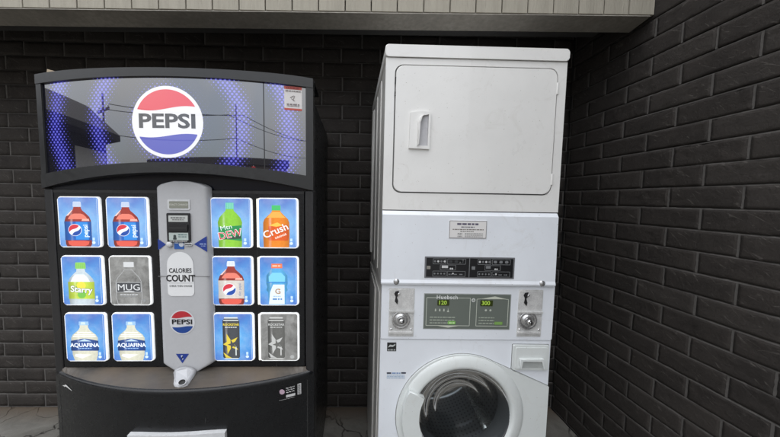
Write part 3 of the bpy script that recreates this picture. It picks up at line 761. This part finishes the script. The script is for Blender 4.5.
# coin return cup
b = MB()
P3_ = [(.4470, .030, .776), (.4655, .056, .772), (.480, .084, .770), (.489, .092, .766), (.502, .0945, .764), (.518, .0935, .764), (.5285, .088, .768), (.5285, .070, .776), (.5280, .046, .781), (.5265, .030, .787), (.517, .029, .7925), (.504, .029, .7965), (.490, .029, .799), (.4750, .029, .7975), (.461, .029, .792), (.451, .029, .785)]
top = [b.bm.verts.new((x, -y - .001, z + .004)) for x, y, z in P3_]
inn = [b.bm.verts.new((.493 + (x - .493) * .72, -(.058 + (y - .058) * .72) - .004, .784 + (z - .784) * .72 + .007)) for x, y, z in P3_]
low_ = [b.bm.verts.new((x, -y + .006, z - .03)) for x, y, z in P3_]; n_ = len(top)
for k in range(n_):
    q = (k + 1) % n_
    b.face([top[k], top[q], inn[q], inn[k]], SILVER, True); b.face([low_[k], low_[q], top[q], top[k]], SILVER, True)
b.face(inn, SILVER)
cup = b.build('coin_return_cup', VM, label='small coin return chute jutting over the ledge')
b = MB(); nrm = Vector((0, -.62, .78)); ux = Vector((1, 0, 0)); uy = nrm.cross(ux); c0 = Vector((.5125, -.0900, .7825)) 
ring = [[b.bm.verts.new(c0 + ux * cos(t) * r_o + uy * sin(t) * r_o * .75 + nrm * h_) for t in [2 * pi * k / 20 for k in range(20)]] for r_o, h_ in ((.0145, -.006), (.0145, .0012), (.0115, .0012), (.0105, -.004))]
for A, B, mm in ((ring[0], ring[1], SILVER), (ring[1], ring[2], SILVER), (ring[2], ring[3], GAP)):
    for k in range(20): b.face([A[k], A[(k + 1) % 20], B[(k + 1) % 20], B[k]], mm, True)
b.face(ring[3], GAP)
b.build('coin_return_opening', cup)

# ---- lower door with its dusty ledge
b = MB(); xl = lin(.0, VW, 49)
rows = []
zl = lambda x: .766
for x in xl:
    y = -bl(x)
    ring = [(x, .004, .781), (x, y + .010, zl(x) + .001), (x, y + .004, zl(x) - .0005), (x, y + .001, zl(x) - .004), (x, y, zl(x) - .012), (x, y, .12), (x, .05, .12)]
    rows.append([b.bm.verts.new(p) for p in ring])
for A, B in zip(rows, rows[1:]):
    for k in range(6): b.face([A[k], A[k + 1], B[k + 1], B[k]], LEDGE if k == 0 else BLK, k in (1, 2, 3))
b.face(rows[0][::-1], BLK); b.face(rows[-1], BLK)
low = b.build('lower_door', VM, label='bowed black lower door with a dusty ledge on top')
for q in (.022, .921): b = MB(); b.strip([q, q + .0025], wig(.13), wig(.74), -.0008, None, GAP, SL); b.build('door_seam', low)
b = MB(); b.strip(lin(.345, .661, 16), lambda x: .592, lambda x: .624 - .02 * ((x - .5) / .16) ** 4 * .25, -.016, .03, SILVER2, SL)
b.strip(lin(.345, .375, 4), wig(.32), wig(.592), -.014, .03, SILVER2, SL); b.strip(lin(.631, .661, 4), wig(.32), wig(.592), -.014, .03, SILVER2, SL)
b.strip(lin(.345, .661, 16), wig(.29), wig(.32), -.016, .03, SILVER2, SL); b.strip(lin(.375, .631, 12), wig(.32), wig(.592), -.003, .01, P(110, 120, 130, .3), SL)
b.build('delivery_port', VM, label='silver framed delivery port')
b = MB(); PWW = P(222, 222, 222)
bx = lambda x: -.0012 - bl(x)
b.flat(circ(.838, .718, .0095, 20), bx(.838) - .002, P(196, 170, 186)); 
for k in range(3): microtext(b, .851, .728 - k * .008, .028, .0028, -.0022, PWW, SL)
b.strip([.851, .881], wig(.692), wig(.7015), -.0016, None, PWW, SL); b.strip([.889, .901], wig(.692), wig(.733), -.0016, None, PWW, SL)
for k in range(9): b.strip([.8905, .899], wig(.6945 + k * .0042), wig(.6965 + k * .0042), -.0022, None, P(90, 90, 90), SL)
microtext(b, .829, .688, .05, .0018, -.0022, P(170, 170, 170), SL)
b.build('information_sticker', low, label='small white printed marks and barcode at the right of the lower door')
b = MB(); q = [(.043, .7265), (.056, .731), (.063, .7355), (.07, .7345), (.096, .723), (.098, .7205), (.072, .7275), (.062, .7285), (.056, .7255), (.05, .7265)]
b.face([b.bm.verts.new((x, -.0012 - bl(x), z)) for x, z in q], P(232, 232, 230)); b.build('torn_sticker', low, label='torn white scrap of sticker at the left of the lower door')
# scrap lying on top
b = MB(); b.prism([(0, 0), (.075, .0), (.072, .006), (.004, .020)], 0, .05, solid('cardboard', (.42, .34, .24), .9), .0); 
o = b.build('cardboard_scrap', None, (-1.059, 1.045, 1.8235), 'small torn cardboard scrap lying on the left top corner of the vending machine', cat='cardboard', rot=(0, .05, -.1))

# ================================================================== DRYER AND WASHER
WX, WY = .1149, 1.1098; WW = .683
DR = thing('tumble_dryer', 'white coin laundry dryer stacked on the front loading washer', 'dryer', (WX, WY, 1.084), (0, .004, 0))
WM = thing('washing_machine', 'white front loading coin washer with round glass door, under the dryer', 'washing machine', (WX, WY, 0), (0, .004, 0))
DZ = 1.084
def dbuild(b, name, parent, label=None, sub=False):
    for v in b.bm.verts: v.co.z -= DZ
    return b.build(name, parent, label=label)
b = MB(); b.box(.002, WW - .002, .012, .70, DZ + .002, 1.936, SIDE, .004)
for y0 in (.17, .36, .56): b.box(-.001, .003, y0, y0 + .02, DZ + .02, 1.92, SIDE, .0008, 1); b.box(WW - .003, WW + .001, y0, y0 + .02, DZ + .02, 1.92, SIDE, .0008, 1)
b.box(-.004, .004, .62, .70, DZ + .01, 1.93, SIDE, .001, 1)
body = dbuild(b, 'cabinet', DR)
b = MB(); b.prism(rr(-.003, 1.9405, WW + .003, 1.984, .010), -.006, .70, MW2, .004, 3); dbuild(b, 'lid', DR, 'flat white top lid')
b = MB(); b.prism([(0, 1.3735), (WW, 1.3735), (WW, 1.9385), (0, 1.9385)], -.0, .012, MW2, hole=rr(.0345, 1.4385, .6505, 1.9155, .032)[::-1])
b.box(.004, WW - .004, .006, .0115, 1.3, 1.95, SEAM)
fr = dbuild(b, 'front_panel', DR)
b = MB(); b.prism(rr(.0395, 1.4435, .6455, 1.9105, .028, 8), -.0035, .008, MW2, .003, 3)
dd = dbuild(b, 'door', DR, 'flat white dryer door with rounded corners')
# scooped handle
b = MB(); hp = [(.093, 1.606), (.170, 1.604), (.1715, 1.738), (.168, 1.742), (.130, 1.742), (.096, 1.738)]
b.prism(hp, -.0125, -.003, MW2, hole=[(.1235, 1.616), (.1235, 1.700), (.130, 1.720), (.145, 1.728), (.164, 1.732), (.163, 1.616)])
b.prism([(.1235, 1.616), (.163, 1.616), (.164, 1.732), (.145, 1.728), (.130, 1.720), (.1235, 1.700)], -.0042, -.003, solid('handle scoop', (.50, .50, .52), .5))
b.prism([(.1235, 1.616), (.129, 1.62), (.129, 1.700), (.1345, 1.716), (.145, 1.728), (.130, 1.720), (.1235, 1.700)], -.024, -.009, MW2, .002)
dbuild(b, 'handle', dd)
for zz in (1.84, 1.50):
    b = MB(); b.box(.6452, .6530, -.0050, 0, zz - .022, zz + .022, MW2, .002); dbuild(b, 'hinge', dd)
for q in ((1.845, 1.868), (1.80, 1.815)): b = MB(); b.box(.0352, .0395, -.0025, .004, *q, GAP); dbuild(b, 'latch', dd)
# dryer control panel, slightly wider foot lip
b = MB(); v = []
for x in (.0, WW - .002):
    v.append([b.bm.verts.new(p) for p in ((x, .001, 1.3695), (x, -.008, 1.355), (x, -.012, 1.104), (x, -.016, 1.092), (x, -.014, 1.085), (x, .02, 1.085), (x, .02, 1.3695))])
for k in range(7): b.face([v[0][k], v[1][k], v[1][(k + 1) % 7], v[0][(k + 1) % 7]], MW, False)
b.face(v[0][::-1], MW); b.face(v[1], MW)
cpn = dbuild(b, 'control_panel', DR, 'plain white fascia below the dryer door')
b = MB(); yy = -.0105
b.prism(rr(.257, 1.268, .402, 1.337, .001), yy - .0008, yy + .003, P(240, 238, 236))
for q in ((.258, 1.3345, .401, 1.336), (.258, 1.269, .401, 1.2705), (.258, 1.269, .2595, 1.336), (.3995, 1.269, .401, 1.336)): b.flat([(q[0], q[1]), (q[2], q[1]), (q[2], q[3]), (q[0], q[3])], yy - .0012, P(86, 84, 96))
microtext(b, .287, 1.3235, .084, .0068, yy - .0012, P(96, 90, 112)); microtext(b, .303, 1.312, .052, .004, yy - .0012, P(120, 118, 126))
microtext(b, .270, 1.3025, .120, .0038, yy - .0012, P(130, 124, 116)); microtext(b, .300, 1.295, .052, .0034, yy - .0012, P(140, 136, 132))
for k in range(3): microtext(b, .290, 1.287 - k * .006, .018, .003, yy - .0012, P(140, 140, 140)); microtext(b, .318, 1.287 - k * .006, .07, .0028, yy - .0012, P(150, 150, 150))
dbuild(b, 'notice_label', cpn, 'small framed paper notice with fine print')
# instruction plate (black with pictograms)
b = MB(); x0, x1, z0, z1 = .167, .517, 1.112, 1.196; yy = -.0128
b.prism(rr(x0, z0, x1, z1, .002), yy, yy + .006, P(120, 121, 124))
b.prism(rr(x0 + .006, z0 + .005, x1 - .006, z1 - .005, .001), yy - .0008, yy + .001, P(24, 25, 28, .35))
PL = P(128, 130, 132); PB = P(215, 216, 216); PD = P(62, 64, 66)
def fr_(xa, za, xb, zb_, m=PL, t=.0016): outline(b, [(xa, za), (xb, za), (xb, zb_), (xa, zb_)], t, yy - .0014, m)
hx = (x0 + x1) / 2 - .002
b.flat([(hx - .001, z0 + .005), (hx + .0015, z0 + .005), (hx + .0015, z1 - .005), (hx - .001, z1 - .005)], yy - .0013, PL)
for ox in (0, .174):
    l = x0 + ox
    fr_(l + .032, z1 - .028, l + .082, z1 - .008); fr_(l + .088, z1 - .028, l + .158, z1 - .008)
    fr_(l + .032, z0 + .008, l + .085, z0 + .028); fr_(l + .089, z0 + .008, l + .158, z0 + .028)
    fr_(l + .060, z0 + .033, l + .120, z1 - .032)
    for k in range(4):
        cx_ = l + .039 + k * .0125
        b.flat(circ(cx_, z1 - .018, .0042, 10), yy - .0016, PB if k in ((1, 3) if ox == 0 else (0, 2)) else PL); b.flat(circ(cx_, z0 + .018, .0036, 8), yy - .0016, PL)
    for k in range(3): b.flat(rr(l + .093 + k * .022, z1 - .023, l + .106 + k * .022, z1 - .013, .004), yy - .0016, PL if ox else PD); microtext(b, l + .093 + k * .021, z0 + .016, .013, .004, yy - .0016, PL)
    b.flat(circ(l + (.110 if ox == 0 else .104), z0 + .019, .0034, 10), yy - .0018, PB)
    b.flat(rr(l + (.066 if ox == 0 else .064), z0 + .040, l + (.090 if ox == 0 else .082), z0 + .050, .001), yy - .0016, PB if ox == 0 else PL)
    for q in (.100, .107): b.flat(circ(l + q, z0 + .038, .0034, 10), yy - .0018, PB)
    b.flat(rr(l + .008, z0 + .035, l + .022, z0 + .048, .002), yy - .0016, P(150, 146, 138) if ox == 0 else PL)
b.flat([(x0 + .134, z1 - .024), (x0 + .142, z1 - .020), (x0 + .150, z1 - .010), (x0 + .141, z1 - .014)], yy - .0016, PB)
dbuild(b, 'instruction_plate', cpn, 'black plate of small laundry pictograms')
for hx_ in (.059, .629):
    b = MB(); b.lathe([(0, -.0185), (.004, -.0183), (.0065, -.017), (.0115, -.0155), (.012, -.010)], hx_, 1.096, STEELD, 20)
    dbuild(b, 'screw', cpn)

# ---- washer
b = MB()
b.box(.001, .0045, .012, .70, .04, 1.078, SIDE, .001); b.box(WW - .0045, WW - .001, .012, .70, .04, 1.078, SIDE, .001)
b.box(.0046, WW - .0046, .68, .699, .04, 1.078, SIDE); b.box(.0046, WW - .0046, .013, .68, 1.055, 1.078, SIDE); b.box(.0046, WW - .0046, .013, .68, .04, .06, SIDE)
b.box(-.004, .0, .06, .655, .05, 1.03, SIDE, .001, 1); b.box(-.009, -.0042, .22, .50, .06, 1.0, SIDE, .001, 1); b.box(WW, WW + .004, .06, .655, .05, 1.03, SIDE, .001, 1)
b.box(.04, WW - .04, .04, .66, 0, .04, BLACKP)
b.build('cabinet', WM)
GC = (.339, .555); OC = (.331, .541)
b = MB(); b.prism([(0, .05), (WW, .05), (WW, .8605), (0, .8605)], 0, .012, MW, hole=circ(*GC, .2, 64)[::-1]); b.box(.005, WW - .005, .0065, .0115, .83, .90, SEAM)
fp = b.build('front_panel', WM)
b = MB(); b.prism(rr(.0, .8635, WW, 1.0825, .004), -.004, .012, MW, .003, 3)
cp = b.build('control_fascia', WM, label='white washer fascia with coin boxes at both ends')
# display window
b = MB(); x0, x1, z0, z1 = .169, .508, .908, 1.046; yy = -.0048
b.prism(rr(x0 - .003, z0 - .003, x1 + .003, z1 + .003, .002), yy, yy + .003, P(176, 180, 178)); OL = P(112, 119, 112, .3)
b.prism(rr(x0, z0, x1, z1, .001), yy - .0008, yy + .001, OL); LN = P(205, 210, 198)
yy -= .0012
def fr2(pts, t=.0022): outline(b, pts, t, yy, LN)
fr2([(x0 + .008, z0 + .012), (x0 + .18, z0 + .012), (x0 + .18, z1 - .014), (x0 + .008, z1 - .014)])
fr2([(x0 + .206, z0 + .012), (x1 - .008, z0 + .012), (x1 - .008, z1 - .018), (x1 - .065, z1 - .012), (x0 + .206, z1 - .018)])
b.flat([(x0 + .045, z0 + .013), (x0 + .145, z0 + .013), (x0 + .095, z0 + .004)], yy - .0005, P(212, 216, 200)); b.flat([(x0 + .215, z1 - .017), (x1 - .012, z1 - .017), (x1 - .062, z1 - .006)], yy - .0005, P(212, 216, 200))
b.text('Huebsch', x0 + .088, z1 - .012, .0225, yy - .0009, P(240, 242, 240), .012, 1.0, space=1.08)
b.flat(circ(x0 + .192, z1 - .022, .0075, 20), yy - .0007, P(226, 228, 226)); b.flat(circ(x0 + .192, z1 - .022, .0042, 16), yy - .001, P(150, 156, 150))
LCD, DG = P(56, 66, 20, .3), G(168, 206, 60, .68)
b.prism(rr(x0 + .050, z1 - .045, x0 + .097, z1 - .022, .003), yy - .0012, yy, LCD); b.text('120', x0 + .070, z1 - .0335, .0225, yy - .0019, DG, .015, 1.0)
b.prism(rr(x0 + .220, z1 - .045, x0 + .269, z1 - .022, .003), yy - .0012, yy, LCD); b.text('300', x0 + .241, z1 - .0335, .0225, yy - .0019, DG, .015, 1.0)
for k in range(4):
    cx_ = x0 + .044 + k * .0165; b.flat([(cx_ - .003, z0 + .070), (cx_ + .003, z0 + .070), (cx_ + .002, z0 + .080), (cx_ - .002, z0 + .080)] if k < 3 else [(cx_ - .005, z0 + .067), (cx_ + .005, z0 + .067), (cx_ + .0015, z0 + .074), (cx_, z0 + .084), (cx_ - .0015, z0 + .074)], yy - .0006, LN)
for k in range(2): b.flat(circ(x0 + .243 + k * .018, z0 + .076, .0042, 10), yy - .0006, LN)
for k in range(3):
    microtext(b, x0 + .022, z0 + .046 - k * .0115, .10, .0046, yy - .0006, P(172, 180, 166)); microtext(b, x0 + .216, z0 + .046 - k * .0115, .062, .0046, yy - .0006, P(172, 180, 166))
b.flat(rr(x0 + .094, z0 + .018, x0 + .124, z0 + .031, .001), yy - .0012, G(110, 170, 66, .6)); b.flat(rr(x0 + .279, z0 + .018, x0 + .311, z0 + .030, .001), yy - .0012, G(110, 150, 66, .5))
microtext(b, x0 + .098, z0 + .024, .022, .005, yy - .0016, P(210, 235, 180))
b.build('display_window', cp, label='grey green display with two yellow lit readouts')
# coin boxes
def coinbox(x0, x1, z0, z1, cx_, cz_, flip):
    b = MB(); yy = -.0055; dv = z0 + (z1 - z0) * .545
    b.prism(rr(x0, z0, x1, z1, .002), yy, yy + .006, STEEL, .001)
    b.prism([(x0 + .003, dv + .002), (x1 - .003, dv + .002), (x1 - .003, z1 - .004), (x0 + .003, z1 - .004)], yy - .0012, yy, STEEL, .0008, 1)
    b.prism(rr(x0 + .001, dv - .006, x1 - .001, dv + .001, .001), yy - .008, yy, STEEL, .001, 1)
    b.prism(rr(x0 + .003, z0 + .012, x1 - .003, z0 + .02, .001), yy - .005, yy, STEEL, .001, 1)
    o = b.build('coin_box', cp)
    b = MB(); sx = x0 + (x1 - x0) * .28
    b.prism([(sx - .004, z1 - .012), (sx - .009, z1 - .022), (sx - .003, z1 - .034), (sx - .006, z1 - .052), (sx + .004, z1 - .064), (sx + .007, z1 - .05), (sx + .002, z1 - .036), (sx + .007, z1 - .024), (sx + .009, z1 - .010)], yy - .0035, yy - .001, P(30, 30, 32), 0)
    b.prism([(sx + .004, z1 - .03), (sx + .012, z1 - .022), (sx + .012, z1 - .016), (sx + .004, z1 - .02)], yy - .008, yy - .001, CHROME, .001, 1)
    b.build('coin_slot', o)
    b = MB(); prof = [(.036, yy), (.036, yy - .006), (.034, yy - .008), (.028, yy - .005), (.025, yy - .004), (.0235, yy - .010), (.020, yy - .013), (.014, yy - .013), (.0125, yy - .009), (.010, yy - .009)]
    b.lathe(prof, cx_, cz_, STEELD, 40)
    b.lathe([(.0105, yy - .009), (.0105, yy - .018), (.009, yy - .021), (0, yy - .0215)], cx_ + .001, cz_ - .002, CHROME, 28)
    b.prism(circ(cx_ + .001, cz_ - .002, .0055, 16), yy - .0222, yy - .020, BLACKP); b.lathe([(0, yy - .0228), (.0028, yy - .0226), (.003, yy - .021)], cx_ + .001, cz_ - .002, CHROME, 12)
    b.build('lock', o)
    for px in (x0 + .010, x1 - .010):
        b = MB(); b.lathe([(0, yy - .004), (.003, yy - .0035), (.0042, yy)], px, z0 + .03, CHROME, 12); b.build('screw', o)
coinbox(.030, .129, .874, 1.068, .0775, .9425, 0); coinbox(.540, .637, .878, 1.068, .579, .9455, 1)
# stickers
b = MB(); b.prism(rr(.027, .811, .0635, .8465, .001), -.0008, .002, P(34, 36, 38)); b.flat([(.030, .826), (.038, .838), (.050, .836), (.060, .842), (.060, .836), (.050, .829), (.040, .830)], -.0012, P(200, 204, 204)); microtext(b, .030, .817, .03, .006, -.0012, P(170, 175, 175)); microtext(b, .029, .8125, .033, .0018, -.0012, P(120, 120, 120))
b.build('efficiency_sticker', fp, label='small square black sticker in the upper left corner')
b = MB(); b.flat(rr(.0285, .7175, .046, .7235, .0005), -.0008, P(30, 36, 60)); b.flat(rr(.086, .7185, .105, .7245, .0005), -.0008, P(40, 46, 70)); microtext(b, .049, .7205, .034, .005, -.0008, P(128, 160, 205))
for k in range(3): microtext(b, .029, .712 - k * .006, .072, .0028, -.0008, P(158, 186, 215))
b.build('information_sticker', fp, label='small blue printed lines on the left of the washer front')
# soap drawer
b = MB(); b.prism(rr(.527, .739, .676, .846, .005), -.0006, .004, SEAM); b.prism(rr(.529, .741, .674, .844, .005), -.008, .002, DOORW, .003, 3)
dr = b.build('soap_drawer', WM, label='white soap drawer at the right of the washer')
b = MB(); b.prism(rr(.540, .748, .665, .835, .003), -.0105, -.007, DOORW, .001, 1)
b.prism([(.556, .752), (.650, .752), (.640, .785), (.562, .785)], -.0112, -.010, solid('drawer scoop', (.40, .42, .41), .5)); b.prism([(.556, .750), (.552, .792), (.648, .792), (.654, .750), (.648, .752), (.641, .784), (.563, .784), (.561, .752)], -.020, -.009, DOORW, .0012, 1)
b.build('drawer_handle', dr)
# door: swoosh plate, domed ring, glass
ang0, ang1 = radians(62), radians(298)
sw = circ(*OC, .262, 60, ang0, ang1)
sw = [(.681, .672)] + sw + [(.681, .410)]
b = MB(); sw_o = [(.6835, .6740)] + circ(*OC, .2642, 60, ang0, ang1) + [(.6835, .4080)]
b.prism(sw_o, -.0008, .002, SEAML, hole=circ(*GC, .203, 64)[::-1])
b.prism(sw, -.009, 0, DOORW, hole=circ(*GC, .205, 64)[::-1])
door = b.build('door', WM, label='pale plastic washer door reaching the right edge')
b = MB(); b.lathe([(.2505, -.0085), (.246, -.0125), (.236, -.0165), (.224, -.0195), (.213, -.0210), (.205, -.0205), (.2005, -.017), (.198, -.010), (.197, .01)], .334, .549, DOORW, 96)
b.build('door_ring', door)
b = MB(); b.lathe([(.198, -.007), (.1965, -.010), (.194, -.007), (.191, .004), (.178, .03), (.176, .06)], GC[0], GC[1], RUBBER, 96); b.build('gasket', door)
b = MB(); prof = []
pts = circ(*GC, .250, 14, radians(153), radians(206)) + circ(*GC, .1835, 14, radians(153), radians(206))[::-1]
b.prism(pts, -.036, -.012, DOORW, .004, 3); b.build('handle', door, label='raised grip on the left of the washer door')
def glass():
    a = N('dark door glass'); a.t.nodes.remove(a.b)
    tr = a.n('ShaderNodeBsdfTransparent'); tr.inputs[0].default_value = (.72, .76, .76, 1)
    gl = a.n('ShaderNodeBsdfGlossy'); gl.inputs['Roughness'].default_value = .03
    fr = a.n('ShaderNodeFresnel'); fr.inputs[0].default_value = 1.30; gl.inputs[0].default_value = (.7, .7, .7, 1); mx = a.n('ShaderNodeMixShader')
    a.put(mx.inputs[0], fr.outputs[0]); a.put(mx.inputs[1], tr.outputs[0]); a.put(mx.inputs[2], gl.outputs[0]); a.put(a.out.inputs[0], mx.outputs[0]); return a.m
GL = glass()
b = MB(); b.lathe([(.1930, -.004), (.186, .008), (.172, .018), (.160, .024), (.150, .026), (.143, .032), (.130, .041), (.115, .045), (.104, .046), (.098, .051), (.085, .058), (.065, .061), (.058, .063), (.03, .067), (0, .068)], *GC, GL, 96); b.build('door_glass', door)
def drum_mat():
    a = N('perforated drum'); x, y, z = a.xyz()
    ang = a.m_('ARCTAN2', a.m_('SUBTRACT', z, GC[1]), a.m_('SUBTRACT', x, GC[0]))
    gx = a.m_('SUBTRACT', a.m_('FRACT', a.m_('MULTIPLY', ang, 14)), .5); gy = a.m_('SUBTRACT', a.m_('FRACT', a.m_('MULTIPLY', y, 45)), .5)
    d = a.m_('SQRT', a.m_('ADD', a.m_('MULTIPLY', gx, gx), a.m_('MULTIPLY', gy, gy)))
    a.set(col=a.mix(a.mr(d, .2, .26, 0, 1), (.16, .16, .16), (.28, .28, .29)), metal=.85, rough=.34); return a.m
def steel_ring():
    a = N('pressed drum back'); x, y, z = a.xyz()
    dx, dz = a.m_('SUBTRACT', x, GC[0]), a.m_('SUBTRACT', z, GC[1])
    r = a.m_('SQRT', a.m_('ADD', a.m_('MULTIPLY', dx, dx), a.m_('MULTIPLY', dz, dz)))
    a.set(col=(.34, .34, .35), metal=.9, rough=.25); a.bump(a.m_('SINE', a.m_('MULTIPLY', r, 260)), .5, .004); return a.m
DM = drum_mat()
b = MB(); b.lathe([(.2, .05), (.245, .07), (.25, .09), (.25, .42)], *GC, DM, 72)
b.lathe([(.25, .42), (.2, .43), (.16, .41), (.08, .43), (.05, .40), (0, .395)], *GC, steel_ring(), 72)
drum = b.build('drum', WM)
for k in range(3):
    a_ = radians(75 + 120 * k); b = MB(); v = []
    for yy in lin(.09, .41, 6):
        t = a_ + .25 * (yy - .09); w = .12
        v.append([b.bm.verts.new((GC[0] + r * cos(t + s_ * w), yy, GC[1] + r * sin(t + s_ * w))) for r, s_ in ((.249, -1), (.205, -.45), (.198, 0), (.205, .45), (.249, 1))])
    for A, B in zip(v, v[1:]):
        for q in range(4): b.face([A[q], A[q + 1], B[q + 1], B[q]], STEELD, True)
    b.face(v[0][::-1], STEELD); b.face(v[-1], STEELD); b.build('drum_paddle', drum)
b = MB(); b.lathe([(.255, .045), (.255, .45), (0, .46)], *GC, BLACKP, 48); b.lathe([(.205, .0125), (.198, .03), (.192, .05), (.255, .05)], *GC, RUBBER, 64); b.build('tub', WM)

# ================================================================== ACROSS THE LOT (seen mirrored in the sign and glass)
LW = solid('pale painted wall', (.55, .54, .52), .8, dirt=.15); DKW = solid('dark brown wall', (.012, .011, .011), .8); RF = solid('dark roof', (.016, .015, .016), .8)
sh = thing('neighbouring_building', 'low dark building with a pale end wall across the lot, mirrored in the lit sign', 'building', (-10.6, -3.6, 0))
b = MB(); b.box(-6, 0, -3.0, 6.5, 0, 3.3, DKW); b.build('wall', sh)
b = MB(); b.box(.002, .05, -3.0, -.6, 0, 2.9, LW); b.build('end_wall', sh)
b = MB(); b.prism([(-6.6, 3.3), (1.0, 3.3), (1.0, 3.5), (-2.8, 5.0), (-6.6, 3.5)], -3.6, 7.0, RF); b.build('roof', sh)
b = MB(); b.box(.002, .03, 1.6, 4.2, 0, 2.3, LW); b.build('garage_door', sh)
row = thing('storefront_row', 'distant low storefront row with a flat roof, mirrored along the bottom of the sign', 'building', (-6, -34, 0))
b = MB(); b.box(-16, 10, 0, 8, 0, 4.4, solid('tan stucco', (.14, .12, .10), .8)); b.build('wall', row)
b = MB(); b.box(-16.3, 10.3, -.5, 8.3, 4.4, 5.0, RF); b.build('roof', row)
for k in range(6):
    b = MB(); b.box(-15 + k * 4.2, -12.2 + k * 4.2, -.06, 0, .4, 3.0, P(40, 46, 54, .1)); b.build('window', row)
WD = solid('pole wood', (.06, .048, .04), .9)
def pole(x, y, h, lbl, arm=True):
    t = thing('utility_pole', lbl, 'utility pole', (x, y, 0), group='utility poles across the lot')
    b = MB(); b.tube([(0, 0, -.1), (0, 0, h * .5), (0, 0, h)], [.16, .14, .11] if arm else [.11, .09, .07], WD, 12); b.build('post', t)
    if not arm: return (x, y, h)
    b = MB(); b.box(-1.1, 1.1, -.06, .06, h - 1.0, h - .86, WD); b.build('cross_arm', t)
    for k in (-1, 0, 1):
        b = MB(); b.tube([(k * .95, 0, h - .86), (k * .95, 0, h - .68)], .05, STEELD, 8); b.build('insulator', t)
    return (x, y, h)
p1 = pole(-3.6, -19, 7.6, 'nearer utility pole across the lot mirrored in the middle of the sign', False); p2 = pole(-17.5, -12, 7.2, 'utility pole beside the dark building'); p3 = pole(9, -25, 7.6, 'farther utility pole to the right of the lot')
WIRE = P(20, 20, 20)
def wires(a, c, lbl):
    for dz, dx in ((-.68, -.95), (-.68, .95), (-2.2, 0)):
        b = MB(); pts = []
        for i in range(17):
            t = i / 16; pts.append((a[0] + (c[0] - a[0]) * t + dx, a[1] + (c[1] - a[1]) * t, a[2] + dz + (c[2] - a[2]) * t - 1.0 * 4 * t * (1 - t) * .5))
        b.tube(pts, .022, WIRE, 5); b.build('overhead_wire', None, cat='wire', label=('lowest ' if dz < -2 else 'upper left ' if dx < 0 else 'upper right ') + lbl); 
wires(p2, p1, 'overhead wire strung from the pole by the dark building'); wires(p1, p3, 'overhead wire strung to the farther pole')
ss = thing('stop_sign', 'small red octagonal traffic sign across the lot, mirrored near the right of the lit sign', 'sign', (-1.2, -14, 0))
b = MB(); b.tube([(0, 0, 0), (0, 0, 3.1)], .03, STEELD, 8); b.build('post', ss)
b = MB(); b.prism(circ(0, 2.7, .38, 8, pi / 8, pi / 8 + 2 * pi), .035, .045, P(190, 30, 34)); b.build('plate', ss)
